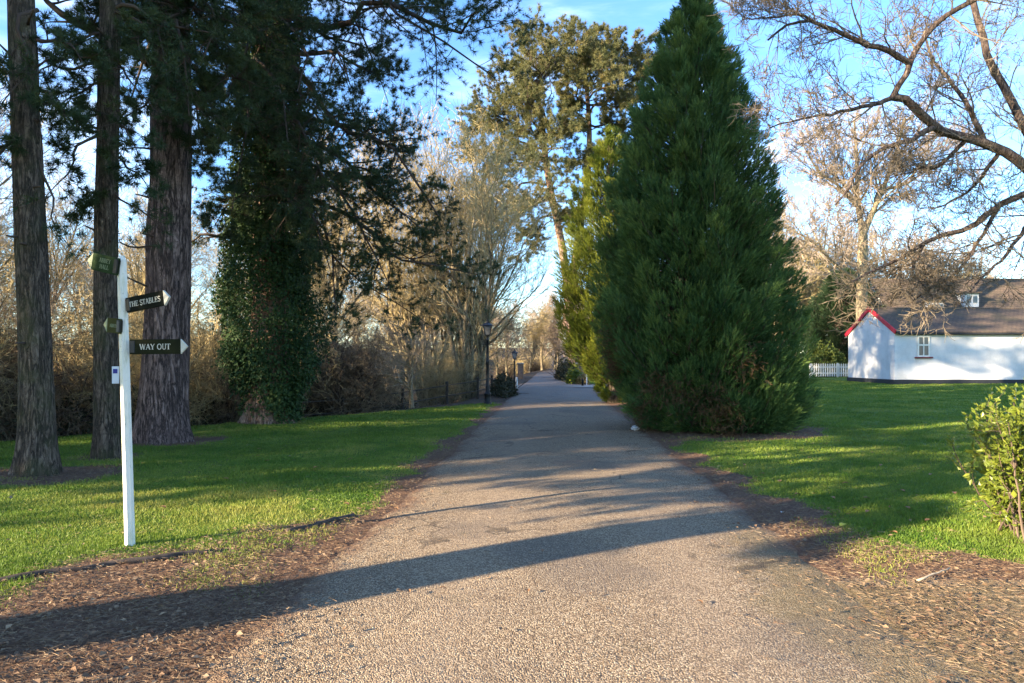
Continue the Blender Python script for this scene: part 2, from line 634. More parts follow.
MAT['ground'] = m.m

# ------------------------------------------------------------------ layout of the drive and terrain


def drive_c(y):
    y = np.asarray(y, float)
    return 0.17 + 0.0575 * y + 0.0016 * np.maximum(y - 78, 0) ** 2


def drive_hw(y):
    y = np.asarray(y, float)
    return 1.95 + 0.55 * np.exp(-((y - 41) / 5.0) ** 2) 


def wood_s(x, y):
    return -(x + 9.1) * 0.803 + (y - 13.7) * 0.597


def terrain(x, y):
    x, y = np.asarray(x, float), np.asarray(y, float)
    c, hw = drive_c(y), drive_hw(y)
    e = np.abs(x - c) - hw
    left = x < c
    s = wood_s(x, y)
    gate = np.where(left, smooth(0.6, 5.0, e), 0)
    dip = -1.15 * smooth(0.0, 5.0, s) * gate
    hill = (4.5 * smooth(14, 75, s)) * np.where(left, smooth(3, 22, e), 0)
    lawn = 0.035 * smooth(0.05, 0.9, e) * np.where(left, 1, smooth(4.6, 6.0, y)) + (fbm(x, y, 0.7, 3) - 0.5) * 0.07 * smooth(0.3, 2.0, e)
    rise = np.where(left, 0, 0.22 * smooth(9, 28, e)) * smooth(30, 52, y)
    far = 2.5 * smooth(100, 260, y) * np.where(left, 1, smooth(2, 25, e))
    return dip + hill + lawn + rise + far


def ground_masks(x, y):
    c, hw = drive_c(y), drive_hw(y)
    e = np.abs(x - c) - hw
    left = x < c
    wl = 0.22 + 1.75 * smooth(7.6, 4.7, y)
    wr = 0.30 + 0.25 * smooth(11, 7, y) + 3.5 * smooth(5.9, 4.6, y + (fbm(x, y, 1.3, 8) - .5) * 0.8)
    w = np.where(left, wl, wr)
    g = 0.5 + (e - w) / 0.55 + (fbm(x, y, 1.8, 5) - 0.5) * 1.6
    for (tx, ty, tr) in ((4.45, 15.7, 2.55), (3.8, 25.6, 1.9), (-6.7, 13.2, 0.9), (-6.48, 10.95, 0.5), (-6.1, 17.1, 0.9), (-6.35, 9.3, 0.9), (-7.2, 1.3, 1.0)):
        rr = np.hypot(x - tx, y - ty) + (fbm(x, y, 1.2, 6) - 0.5) * 0.9
        g = np.minimum(g, (rr - tr) / 0.5 + 0.5)
    s = wood_s(x, y)
    wood = np.where(left, np.maximum(smooth(-0.15, 0.35, s + (fbm(x, y, 0.9, 4) - .5) * 0.8), smooth(24.5, 26.5, y + (fbm(x, y, 1., 2) - .5) * 1.5)), 0)
    wood = np.maximum(wood, smooth(78, 90, y))
    wood = np.maximum(wood, np.where(left, smooth(-13, -15, x), 0))
    grav = np.where(left, 0, smooth(5.4, 4.6, y) * smooth(2.2, 1.0, e))
    return np.clip(g, 0, 1), wood, grav


# ground sheet
def lines(segs):
    out = []
    for a, b, st in segs:
        out += list(np.arange(a, b - 1e-6, st))
    out.append(segs[-1][1])
    return np.array(out)


xs = lines([(-420, -120, 30), (-120, -40, 5), (-40, -14, 1.0), (-14, -5, 0.25), (-5, 6, 0.11), (6, 14, 0.25), (14, 40, 1.0), (40, 120, 5), (120, 420, 30)])
ys = lines([(-60, -10, 5), (-10, 1, 0.6), (1, 11, 0.11), (11, 30, 0.22), (30, 60, 0.6), (60, 130, 2.5), (130, 700, 30)])
X, Y = np.meshgrid(xs, ys)
Z = terrain(X, Y)
e = np.abs(X - drive_c(Y)) - drive_hw(Y)
Z = Z - 0.02 * smooth(0.0, -0.15, e)
nx_, ny_ = len(xs), len(ys)
idx = np.arange(nx_ * ny_).reshape(ny_, nx_)
g = Geo()
g.add(np.stack([X, Y, Z], -1), np.stack([idx[:-1, :-1], idx[:-1, 1:], idx[1:, 1:], idx[1:, :-1]], -1).reshape(-1, 4))
ground = kind(g.build('ground', MAT['ground'], smooth=True), 'structure')
gm, wm, vm = ground_masks(X.ravel(), Y.ravel())
for nme, arr in (('grass', gm), ('wood', wm), ('gravel', vm), ('moss', vm * .9)):
    a = ground.data.attributes.new(nme, 'FLOAT', 'POINT')
    a.data.foreach_set('value', arr.astype(np.float32))

# drive
ys = lines([(-12, 2, 0.5), (2, 14, 0.1), (14, 40, 0.3), (40, 130, 1.0)])
us = np.linspace(-1, 1, 33)
U, Y = np.meshgrid(us, ys)
wob = np.where(U < 0, fbm(Y * 0 + 3, Y, 1.6, 11), fbm(Y * 0 + 9, Y, 1.6, 12)) - 0.5
hw = drive_hw(Y) + wob * 0.28
X = drive_c(Y) + U * hw
Z = 0.004 + 0.035 * (1 - U ** 2) - 0.016 * smooth(.93, 1, np.abs(U)) + (fbm(X, Y, 0.6, 21) - 0.5) * 0.03 * (1 - U ** 4)
idx = np.arange(X.size).reshape(X.shape)
g = Geo().add(np.stack([X, Y, Z], -1), np.stack([idx[:-1, :-1], idx[:-1, 1:], idx[1:, 1:], idx[1:, :-1]], -1).reshape(-1, 4))
drive = kind(g.build('driveway', MAT['driveway'], smooth=True), 'structure')
a = drive.data.attributes.new('edge', 'FLOAT', 'POINT')
a.data.foreach_set('value', ((1 - np.abs(U)) * hw + np.where(U > 0, 1.2 * smooth(5.9, 4.9, Y), 0)).astype(np.float32).ravel())
a = drive.data.attributes.new('far', 'FLOAT', 'POINT')
a.data.foreach_set('value', (0.8 * smooth(13, 34, Y)).astype(np.float32).ravel())

a = drive.data.attributes.new('moss', 'FLOAT', 'POINT')
a.data.foreach_set('value', (smooth(.25, 1.0, U) * smooth(9, 4.5, Y) * .95 + .25 * np.exp(-(U / .16) ** 2) + .35 * smooth(-.6, -1, U)).astype(np.float32).ravel())
a = drive.data.attributes.new('track', 'FLOAT', 'POINT')
a.data.foreach_set('value', (np.exp(-((np.abs(U) - .42) / .16) ** 2)).astype(np.float32).ravel())

# side path that leaves the drive to the right
ctrl = np.array([[3.6, 39.6], [5.2, 40.8], [6.6, 42.0], [8.5, 44.5], [10.5, 49.0], [12.0, 56.0], [13, 66]])
tt = np.linspace(0, 1, 50)
cxs = np.interp(tt, np.linspace(0, 1, 7), ctrl[:, 0])
cys = np.interp(tt, np.linspace(0, 1, 7), ctrl[:, 1])
tan = np.gradient(np.stack([cxs, cys], -1), axis=0)
nrm = norm(np.stack([-tan[:, 1], tan[:, 0]], -1))
wv = np.linspace(-1.5, 1.5, 9)
P = np.stack([cxs, cys], -1)[:, None] + nrm[:, None] * wv[None, :, None]
z = np.maximum(terrain(P[..., 0], P[..., 1]), 0.0) + 0.055
idx = np.arange(P.shape[0] * 9).reshape(-1, 9)
g = Geo().add(np.concatenate([P, z[..., None]], -1), np.stack([idx[:-1, :-1], idx[1:, :-1], idx[1:, 1:], idx[:-1, 1:]], -1).reshape(-1, 4))
kind(g.build('side_path', MAT['side_path'], smooth=True), 'structure')


def gz(x, y):
    return float(terrain(np.array([x]), np.array([y]))[0])


# ------------------------------------------------------------------ growth
def grow(P0, D, L, k=5, wig=0.18, trop=0.0, flatz=1.0):
    n = len(P0)
    pts = np.empty((n, k, 3))
    pts[:, 0] = P0
    d = norm(D)
    st = (np.asarray(L) / (k - 1)).reshape(-1, 1)
    up = np.array([0, 0, 1.0])
    for i in range(1, k):
        d = norm(d + RNG.normal(size=(n, 3)) * wig * np.array([1, 1, flatz]) + up * trop)
        pts[:, i] = pts[:, i - 1] + d * st
    return pts


def sprout(P, Rr, L, m, t0=0.25, t1=1.0, ang=(30, 60), lr=(0.3, 0.5), rr=0.55, fall=0.5, flatz=1.0):
    """m side shoots on each polyline"""
    n, k, _ = P.shape
    b = np.repeat(np.arange(n), m)
    N = len(b)
    t = np.tile((np.arange(m) + 0.5) / m, n) + RNG.uniform(-.5, .5, N) / m
    t = np.clip(t0 + (t1 - t0) * t, 0, 0.999)
    f = t * (k - 1)
    i = f.astype(int)
    fr = (f - i)[:, None]
    p = P[b, i] * (1 - fr) + P[b, i + 1] * fr
    r = Rr[b, i] * (1 - fr[:, 0]) + Rr[b, i + 1] * fr[:, 0]
    tg = norm(P[b, i + 1] - P[b, i])
    side = norm(np.cross(tg, norm(RNG.normal(size=(N, 3)))))
    side = norm(side * np.array([1, 1, flatz]) + 1e-6)
    a = np.radians(RNG.uniform(ang[0], ang[1], N))[:, None]
    d = norm(tg * np.cos(a) + side * np.sin(a))
    ln = L[b] * RNG.uniform(lr[0], lr[1], N) * (1 - fall * t)
    return p, d, ln, np.minimum(r * rr, r), b


def taper(r0, k, end=0.3):
    return np.asarray(r0).reshape(-1, 1) * np.linspace(1, end, k)[None]


def bare_tree_mesh(name, label, cat, h, r, stems=1, lean=0.1, levels=(12, 8, 7, 5), spread=(25, 55), up=0.06,
                   twr=0.006, bm='bare_bark', tm='gold_twig', t0=0.3, sides=8, trunk_frac=0.75, wig=0.10, group=None):
    root = thing(name, label, cat, (0, 0, 0), group)
    n = stems
    az = RNG.uniform(0, 2 * PI, n) + np.arange(n) * 2 * PI / n
    D = np.stack([np.cos(az) * lean, np.sin(az) * lean, np.ones(n)], -1)
    P0 = np.stack([np.cos(az) * 0.25 * r * n ** .5, np.sin(az) * .25 * r * n ** .5, np.full(n, -0.5)], -1)
    if n == 1:
        P0 *= np.array([0, 0, 1])
    L = h * trunk_frac * RNG.uniform(0.8, 1.1, n) if n > 1 else np.array([h * trunk_frac])
    P = grow(P0, D, L, 10, wig * 0.5, 0.02)
    rad = taper(np.full(n, r), 10, 0.22)
    rad[:, 0] *= 1.35
    T = Geo()
    T.tubes(P, rad, sides)
    C = Geo()
    m = levels[0]
    p, d, ln, rr_, _ = sprout(P, rad, L, m, t0, 1.0, spread, (0.45, 0.62), 0.6, 0.45)
    lv = 1
    while True:
        last = lv == len(levels)
        k = 7 if lv == 1 else (5 if not last else 4)
        PP = grow(p, d, ln, k, wig * (1 + 0.18 * lv), up)
        rr_ = np.maximum(rr_, twr)
        RR = np.maximum(taper(rr_, k, 0.25), twr * 0.6)
        (T if lv == 1 else C).tubes(PP, RR, 5 if lv == 1 else 3, RNG.random(len(PP)))
        if last:
            break
        p, d, ln, rr_, _ = sprout(PP, RR, ln, levels[lv], 0.15, 1.0, (22, 58), (0.42, 0.78), 0.6, 0.35)
        lv += 1
    T.build('trunk', MAT[bm], root, True)
    C.build('crown', MAT[tm], root)
    return root


# ------------------------------------------------------------------ pines
def pine_foliage(W, N, S0, E0, r0, sag=0.12, nsub=12, ntw=6, ntuft=4, nn=14, nl=0.12, nw=0.0035, t_sub=0.22, bend=0.0):
    """boughs from S0 to E0 with side branches, twigs and needle tufts; W wood, N needles"""
    n = len(S0)
    k = 9
    t = np.linspace(0, 1, k)[None, :, None]
    L = np.linalg.norm(E0 - S0, axis=1)
    P = S0[:, None] * (1 - t) + E0[:, None] * t
    P[:, :, 2] += (np.asarray(sag).reshape(-1, 1) * L[:, None]) * (4 * t[..., 0] * (1 - t[..., 0]))
    for q in (1, 2, 3):
        P = P + (RNG.normal(size=(n, 1, 3)) * np.sin(t * PI * q * 1.15)) * (0.055 / q ** .6 * L)[:, None, None] * np.array([1, 1, .8])
    RR = taper(r0, k, 0.18)
    W.tubes(P, RR, 6, RNG.random(n) * .5)
    p, d, ln, r1, b = sprout(P, RR, L, nsub, t_sub, 1.0, (35, 72), (0.22, 0.42), 0.5, 0.45, 0.5)
    P1 = grow(p, d, ln, 5, 0.16, 0.04)
    R1 = np.maximum(taper(np.minimum(r1, 0.03), 5, 0.25), 0.004)
    W.tubes(P1, R1, 4, RNG.random(len(P1)) * .5)
    p, d, l2, r2, b2 = sprout(P1, R1, ln, ntw, 0.2, 1.0, (30, 65), (0.25, 0.5), 0.5, 0.3, 0.6)
    l2 = np.clip(l2, 0.10, 0.6)
    P2 = grow(p, d, l2, 4, 0.15, 0.10)
    R2 = np.maximum(taper(np.minimum(r2, 0.012), 4, 0.4), 0.003)
    W.tubes(P2, R2, 3, RNG.random(len(P2)) * .5)
    M = len(P2)
    # tufts along the outer part of each twig
    tt = RNG.uniform(0.25, 1.0, (M, ntuft))
    tt[:, 0] = 1.0
    f = np.clip(tt * 3, 0, 2.999)
    i = f.astype(int)
    fr = (f - i)[..., None]
    bi = np.arange(M)[:, None]
    c = P2[bi, i] * (1 - fr) + P2[bi, i + 1] * fr
    tg = norm(P2[bi, i + 1] - P2[bi, i])
    c, tg = c.reshape(-1, 3), tg.reshape(-1, 3)
    tb = np.repeat(np.clip(RNG.normal(0.45, 0.22, M), 0, 1), ntuft)
    q = len(c)
    B = np.repeat(c, nn, 0)
    Dn = norm(np.repeat(tg, nn, 0) * 0.75 + norm(RNG.normal(size=(q * nn, 3))) + np.array([0, 0, 0.12]))
    N.needles(B, Dn, nl * RNG.uniform(0.7, 1.2, q * nn), nw, np.clip(np.repeat(tb, nn) + RNG.normal(0, 0.1, q * nn), 0, 1))


def pine_trunk(T, base, top, r, flare=1.35, sides=40, rt=0.45, lean=None, n=90):
    t = np.linspace(0, 1, n) ** 1.5
    P = np.asarray(base, float)[None] * (1 - t[:, None]) + np.asarray(top, float)[None] * t[:, None]
    q_ = RNG.uniform(0, 6, 4)
    P[:, 0] += r * .14 * np.sin(t * 7 + q_[0]) * np.minimum(1, t * 8)
    P[:, 1] += r * .14 * np.sin(t * 6 + q_[1]) * np.minimum(1, t * 8)
    z = P[:, 2] - P[0, 2]
    rad = r * (1 - (1 - rt) * t) * (1 + (flare - 1) * np.exp(-z / 0.42))
    g0 = T.n
    T.tubes(P, rad, sides, 0.5)
    # buttress roots at the base
    V = T.V[-1]
    c = np.asarray(base, float)
    zz = V[:, 2] - c[2]
    ang = np.arctan2(V[:, 1] - c[1], V[:, 0] - c[0])
    k = 1 + (0.20 * np.cos(ang * 5 + 0.7) + 0.08 * np.cos(ang * 3 + 2)) * np.exp(-zz / 0.4) + 0.02 * np.cos(ang * 7 + zz * 1.5) + 0.16 * (fbm(np.cos(ang) * 3 + 7 + c[0], np.sin(ang) * 3 + zz * .45, 1.6, 81, 4) - .5) + .07 * (vnoise(ang * 6, zz * 1.3, 1.0, 7) - .5)
    cen = np.stack([np.interp(V[:, 2], P[:, 2], P[:, 0]), np.interp(V[:, 2], P[:, 2], P[:, 1])], -1)
    V[:, :2] = cen + (V[:, :2] - cen) * k[:, None]


def random_boughs(base, top, z0, z1, n, lmax, lmin=0.8, drop=-0.05, prof=0.5):
    base, top = np.asarray(base, float), np.asarray(top, float)
    f = np.sort(RNG.random(n))
    z = z0 + (z1 - z0) * f
    tt = (z - base[2]) / (top[2] - base[2])
    S0 = base[None] * (1 - tt[:, None]) + top[None] * tt[:, None]
    az = np.arange(n) * 2.4 + RNG.uniform(-.5, .5, n)
    L = lmin + (lmax - lmin) * (1 - np.abs(f - 0.35) ** 1.5 * 1.3).clip(0.1, 1) * RNG.uniform(0.65, 1.1, n)
    E0 = S0 + np.stack([np.cos(az) * L, np.sin(az) * L, L * (drop + 0.45 * f + RNG.normal(0, .10, n))], -1)
    return S0, E0, L


def make_pine(name, label, base, top, r, z0, nb, lmax, bark_m='pine_bark', needle='pine_needle', custom=None, group=None, flare=1.35, dens=(11, 5, 4, 13), nl=0.13, nw=0.0052, rt=0.45, sagr=0.06, z1=None, drop=-0.05, lim='limb'):
    root = thing(name, label, 'tree', base, group)
    T, W, N = Geo(), Geo(), Geo()
    b = np.asarray(base, float).copy()
    b[2] -= 0.15
    pine_trunk(T, b, top, r, flare, rt=rt)
    if nb:
        S0, E0, L = random_boughs(base, top, z0, z1 or top[2] - 0.1, nb, lmax, drop=drop)
        pine_foliage(W, N, S0, E0, np.clip(0.022 * L, 0.02, 0.12), np.full(nb, sagr), *dens, nl=nl, nw=nw)
    if custom and base[1] < 15:
        k_ = 7
        zs = RNG.uniform(1.8, 7, k_)
        az_ = RNG.uniform(PI, 2 * PI, k_)
        d_ = np.stack([np.cos(az_), np.sin(az_), RNG.uniform(-.2, .3, k_)], -1)
        t_ = ((zs - base[2]) / (top[2] - base[2]))[:, None]
        p_ = np.asarray(base)[None] * (1 - t_) + np.asarray(top)[None] * t_ + d_ * r * .7
        W.tubes(grow(p_, d_, r * .3 + RNG.uniform(.08, .4, k_), 4, .12), taper(np.full(k_, .022), 4, .5), 6, .3, cap=True)
    if custom:
        for (s, e_, rr, sg, dn) in custom:
            pine_foliage(W, N, np.asarray(s, float)[None], np.asarray(e_, float)[None], np.array([rr]), np.array([sg]), *dn, nl=nl, nw=nw)
    T.build('trunk', MAT[bark_m], root, True)
    W.build('limbs', MAT[lim], root, True)
    N.build('crown', MAT[needle], root)
    return root


# slim pine beside the finger post
A0 = np.array([-6.48, 10.95, gz(-6.48, 10.95)])
A1 = np.array([-6.40, 10.95, 15.5])
dA = (10, 5, 4, 12)
cust = [(at(107, 85, 10.95), at(58, 105, 10.2), .03, .05, dA), (at(107, 130, 10.95), at(48, 200, 10.0), .03, .10, dA),
        (at(107, 150, 10.95), at(150, 190, 10.3), .025, .08, dA), (at(107, 185, 10.95), at(72, 215, 10.4), .02, .06, dA),
        (at(107, 178, 10.95), at(166, 232, 10.5), .022, .02, (7, 3, 3, 11)), (at(107, 60, 10.95), at(152, 110, 10.3), .03, .08, dA),
        (at(107, 95, 10.95), at(140, 160, 10.1), .03, .06, dA), (at(107, 30, 10.95), at(60, 60, 10.3), .03, .05, dA),
        (at(107, 10, 10.95), at(140, 45, 10.0), .03, .05, dA), (at(107, 110, 10.95), at(30, 130, 11.5), .03, .08, dA),
        (at(107, 70, 10.95), at(20, 90, 11.0), .03, .08, dA)]
make_pine('pine_tree', 'slim straight pine with a small white notice on its trunk, just behind the finger post', A0, A1, 0.185, 7.0, 20, 2.4, 'mossy_bark', custom=cust, flare=1.15, rt=0.6, dens=dA)

# great pine
B0 = np.array([-6.72, 13.2, gz(-6.72, 13.2)])
B1 = np.array([-6.45, 13.2, 19.0])
dB = (15, 7, 5, 14)
cust = [(at(178, 70, 13.2), at(225, 130, 12.0), .05, .06, dB), (at(175, 50, 13.2), at(120, 130, 12.2), .05, .06, dB),
        (at(178, 30, 13.2), at(255, 95, 12.0), .05, .08, dB), (at(170, 20, 13.2), at(190, 110, 11.0), .05, .08, dB),
        (at(170, 0, 13.2), at(85, 45, 12.4), .05, .06, dB), (at(178, 10, 13.2), at(250, 20, 11.8), .05, .08, dB),
        (at(176, -20, 13.2), at(160, 75, 10.6), .05, .08, dB), (at(170, -40, 13.2), at(100, 10, 11.4), .05, .08, dB),
        (at(150, 62, 13.1), at(20, -25, 12.2), .12, -.02, (5, 3, 3, 11)), (at(158, 245, 13.1), at(112, 240, 12.2), .028, -.06, (3, 2, 2, 9)),
        (at(178, -10, 13.2), at(215, 60, 11.2), .05, .08, dB), (at(176, 40, 13.2), at(205, 165, 12.6), .04, .08, dB)]
make_pine('pine_tree', 'massive pine with reddish ridged bark and flared roots behind the WAY OUT board', B0, B1, 0.43, 8.0, 26, 4.5, 'pine_bark', custom=cust, flare=1.4, rt=0.5, dens=dB)

# far left pine whose foot shows at the edge
D0 = np.array([-6.45, 9.3, gz(-6.45, 9.3)])
cust = [(at(38, 90, 9.3), at(80, 130, 9.0), .03, .05, dA), (at(38, 40, 9.3), at(85, 60, 8.8), .03, .06, dA), (at(38, 160, 9.3), at(72, 260, 9.2), .02, .05, (7, 3, 3, 11)),
        (at(38, 10, 9.3), at(5, 110, 8.8), .03, .05, dA), (at(38, 120, 9.3), at(-20, 190, 9.0), .03, .05, dA)]
make_pine('pine_tree', 'dark pine trunk at the far left edge, nearest of the pines on the lawn', D0, D0 + np.array([-0.55, 0.2, 15]), 0.21, 7.5, 16, 2.8, 'mossy_bark', custom=cust, flare=1.5, dens=dA)

# ivy clad pine with long drooping boughs
C0 = np.array([-6.10, 17.1, gz(-6.10, 17.1)])
C1 = np.array([-5.9, 17.1, 21.0])
dC = (20, 8, 5, 15)


def cb(a, b, d, r=.06, sg=.07, dn=dC, d0=17.1):
    return (at(a[0], a[1], d0), at(b[0], b[1], d), r, sg, dn)


cust = [cb((275, 10), (505, 28), 14.5, .09, .05, (26, 9, 5, 15)), cb((275, -50), (470, 75), 15.0, .08, .12), cb((278, -20), (440, 10), 16.5, .07, .1),
        cb((275, 55), (402, 85), 16, .06, .10), cb((280, 75), (438, 205), 15.6, .09, .05, (26, 9, 5, 15)), cb((275, 110), (415, 165), 16.6, .06, .08),
        cb((272, 150), (425, 235), 16, .07, .10, (24, 9, 5, 15)), cb((270, 180), (462, 288), 15.2, .07, .06, (24, 8, 5, 15)), cb((268, 195), (395, 280), 14.6, .06, .10),
        cb((268, 190), (345, 315), 15.2, .05, .16), cb((268, 170), (330, 265), 14.2, .06, .12), cb((268, 130), (345, 215), 13.8, .06, .12),
        cb((262, 60), (205, 110), 15.6, .05, .08), cb((262, 120), (195, 160), 15.4, .05, .08), cb((260, 215), (186, 238), 16.4, .075, -.12, (5, 4, 3, 12)),
        cb((262, 175), (215, 225), 15.2, .05, .08), cb((262, 20), (190, 60), 15.2, .05, .08), cb((265, 60), (290, 150), 13.6, .05, .10), cb((265, 10), (310, 95), 13.8, .06, .1),
        cb((265, -10), (240, 80), 13.8, .06, .1), cb((265, 100), (235, 190), 13.8, .05, .1), cb((270, 90), (370, 140), 19, .05, .08), cb((270, 30), (390, 60), 18.5, .06, .08),
        cb((270, 200), (415, 330), 17.5, .05, .12), cb((275, 140), (395, 200), 18.6, .06, .08)]
root = make_pine('ivy_clad_pine', 'broad pine smothered in dark ivy, its long boughs drooping over the lawn edge', C0, C1, 0.48, 11.6, 34, 4.9, 'red_bark', custom=cust, flare=1.45, dens=dB)
# ivy sleeve: hanging clumps of leaves all the way up the trunk
nc, per = 980, 96
zc_ = 0.15 + 12.0 * RNG.random(nc) ** 1.1
az = RNG.uniform(0, 2 * PI, nc)
prof = np.interp(zc_, [0.1, 0.6, 1.1, 1.8, 3.0, 4.5, 6.0, 8, 12.5], [0.60, 0.60, 0.80, 1.05, 1.20, 1.05, 0.80, 0.66, 0.58])
lump = 0.50 + 0.95 * fbm(np.cos(az) * 1.4 + 20, np.sin(az) * 1.4 + zc_ * 1.0, 1.1, 31, 3)
keepc = (zc_ > .95) | (np.cos(az + 0.1) > .30)
zc_, az, prof, lump = zc_[keepc], az[keepc], prof[keepc], lump[keepc]
nc = len(zc_)
rad = np.maximum(prof * lump, .60 - .012 * zc_) * RNG.uniform(.82, 1.08, nc)
outc = np.stack([np.cos(az), np.sin(az), np.zeros(nc)], -1)
tt = (zc_ / 21.0)[:, None]
Bc = C0[None] * (1 - tt) + C1[None] * tt + outc * rad[:, None]
Bc[:, 2] = zc_ + C0[2]
sp_ = RNG.uniform(.10, .24, nc) * np.interp(zc_, [0, 1, 2], [.5, .7, 1])
b = np.repeat(np.arange(nc), per)
n = len(b)
off_ = RNG.normal(size=(n, 3)) * sp_[b][:, None] * np.array([1, 1, 1.5])
inward = np.minimum((off_ * outc[b]).sum(1), .12)
off_ += outc[b] * (inward - (off_ * outc[b]).sum(1))[:, None]
B = Bc[b] + off_
B[:, 2] = np.maximum(B[:, 2], C0[2] + .05)
out = outc[b]
D = norm(out * 0.5 + np.array([0, 0, -0.7]) + RNG.normal(size=(n, 3)) * 0.5)
ct = RNG.normal(.42, .16, nc)
sz = RNG.uniform(.035, .10, n) * RNG.uniform(.75, 1.2, nc)[b]
g = Geo().leaves(B, D, sz, sz * RNG.uniform(.36, .48, n), np.clip(ct[b] + RNG.normal(0, .16, n), 0, 1), out)
# trails of ivy on the flared foot
n = 500
az = RNG.uniform(0, 2 * PI, n)
zz = RNG.uniform(0.25, 0.95, n)
out = np.stack([np.cos(az), np.sin(az), np.zeros(n)], -1)
B = C0[None] + out * (0.56 + 0.2 * np.exp(-zz / .4))[:, None]
B[:, 2] = zz
g.leaves(B, norm(out * .6 + RNG.normal(size=(n, 3)) * .5), RNG.uniform(.06, .1, n), RNG.uniform(.025, .045, n), np.clip(RNG.normal(.5, .25, n), 0, 1), out)
g.build('ivy', MAT['ivy_leaf'], root)

# sunlit pine beyond the conifers
E0_ = np.array([6.15, 68.0, gz(6.15, 68)])
E1_ = at(560, 95, 68)
root = thing('pine_tree', 'tall flat-topped pine with sunlit orange-green crown rising behind the smaller cypress', 'tree', E0_)
T, W, N = Geo(), Geo(), Geo()


def smooth_path(pts, n=14):
    p = np.array(pts, float)
    q = np.linspace(0, len(p) - 1, n)
    o = np.stack([np.interp(q, np.arange(len(p)), p[:, c]) for c in range(3)], -1)
    for _ in range(2):
        o[1:-1] = (o[:-2] + 2 * o[1:-1] + o[2:]) / 4
    return o


foot = np.array([E0_[0], E0_[1], E0_[2] - .2])
st1 = smooth_path([foot, at(573, 350, 68), at(569, 295, 68), at(561, 238, 68), at(547, 175, 68), at(543, 130, 68), at(536, 80, 68)], 24)
st2 = smooth_path([at(565, 330, 68), at(575, 260, 68.3), at(588, 180, 68.5), at(590, 130, 68.5), at(586, 80, 68.5), at(578, 40, 68.5)], 20)
T.tubes(st1, np.linspace(.56, .2, 24), 14)
T.tubes(st2, np.linspace(.42, .15, 20), 12)
dL = (26, 8, 5, 12)


def eb(a, b, dd=0.0, r=.11, sg=.03, dn=dL):
    pine_foliage(W, N, at(a[0], a[1], 68)[None], at(b[0], b[1], 68 + 1.5 * dd)[None], np.array([r]), np.array([sg]), *dn, nl=.34, nw=.017)


for a_, b_, dd in (((548, 185), (470, 205), -1), ((550, 200), (488, 228), 1), ((546, 170), (462, 150), -2), ((545, 160), (478, 178), 2), ((545, 150), (462, 125), 1), ((544, 140), (478, 105), -2), ((543, 130), (486, 82), 1),
                   ((542, 120), (500, 58), -1), ((540, 110), (520, 40), 1), ((538, 95), (545, 30), -2), ((538, 100), (560, 34), 2), ((543, 140), (520, 130), -5), ((543, 130), (525, 90), -5), ((542, 120), (515, 75), 5),
                   ((544, 150), (560, 120), -5), ((545, 165), (530, 160), -4), ((548, 190), (520, 210), -4), ((586, 80), (575, 28), -2), ((584, 70), (600, 30), 1), ((586, 80), (625, 38), -1), ((587, 90), (648, 48), 1), ((588, 100), (655, 66), -1),
                   ((588, 105), (645, 88), 2), ((589, 115), (638, 105), -3), ((590, 125), (630, 128), 1), ((587, 95), (610, 70), -5), ((586, 80), (590, 55), -5), ((588, 105), (570, 80), -4), ((589, 120), (560, 95), -2), ((590, 130), (565, 130), -3),
                   ((592, 150), (620, 150), -2), ((593, 165), (570, 165), -3), ((586, 85), (560, 60), 3), ((552, 215), (520, 240), 0), ((554, 220), (575, 215), -2)):
    if RNG.random() < .75:
        eb((a_[0] + RNG.normal(0, 2), a_[1] + RNG.normal(0, 6)), (b_[0] + RNG.normal(0, 9), b_[1] + RNG.normal(0, 9)), dd + RNG.normal(0, 2.5), .06, .04, (16, 8, 6, 12))
    eb(a_, b_, dd, .12, .04, dL if abs(a_[0] - b_[0]) > 45 else (20, 7, 5, 12))
T.build('trunk', MAT['red_bark'], root, True)
W.build('limbs', MAT['limb'], root, True)
N.build('crown', MAT['warm_needle'], root)

# pines outside the left edge, whose shade falls on the lawn and the drive
q = np.array([-7.2, 1.3, 0.])
low = []
for z_, ln_, aa in ((2.9, 2.6, 100), (3.1, 3.0, 135), (3.3, 2.8, 70), (3.6, 3.2, 115), (3.9, 3.1, 150), (4.1, 2.9, 85), (4.4, 3.3, 125), (4.7, 2.6, 60), (3.0, 1.1, 300), (3.5, 1.3, 250), (4.0, 1.4, 320), (4.4, 3.0, 105), (3.4, 2.0, 40), (3.2, 2.4, 120), (4.9, 3.2, 140)):
    low.append((q + np.array([0, 0, z_]), q + np.array([math.cos(R(aa)) * ln_, math.sin(R(aa)) * ln_, z_ - .1]), .04, .05, (13, 6, 4, 12)))
make_pine('pine_tree', 'low-branched pine standing nearest to the left of the camera, outside the picture', q, q + np.array([-.1, -.1, 16]), .36, 5.2, 34, 3.4, 'pine_bark', custom=low, dens=(12, 5, 3, 10), nl=0.16, nw=0.008)
gp = make_pine('pine_tree', 'tall pine beyond the left edge, outside the picture', (-20.5, .2, -.2), (-20.6, .1, 16), 0.34, 4.4, 46, 3.7, 'pine_bark', group='pines outside the left edge of the picture', dens=(12, 5, 3, 10), nl=0.2, nw=0.014)
for (x, y, sc, rz) in ((-12.5, 5.2, 1.05, 1.0), (-15.2, 7.8, 1.1, 2.2), (-21.5, 4.0, .95, 4.4), (-31, -2.6, 1.35, 5.1), 
                       (-26.5, -1.0, 1.3, 2.9), (-20.5, 17.2, 1.4, 3.9), (-25.5, 15.0, 1.5, 5.6)):
    dup(gp, (x, y, gz(x, y) - .1), rz, sc)

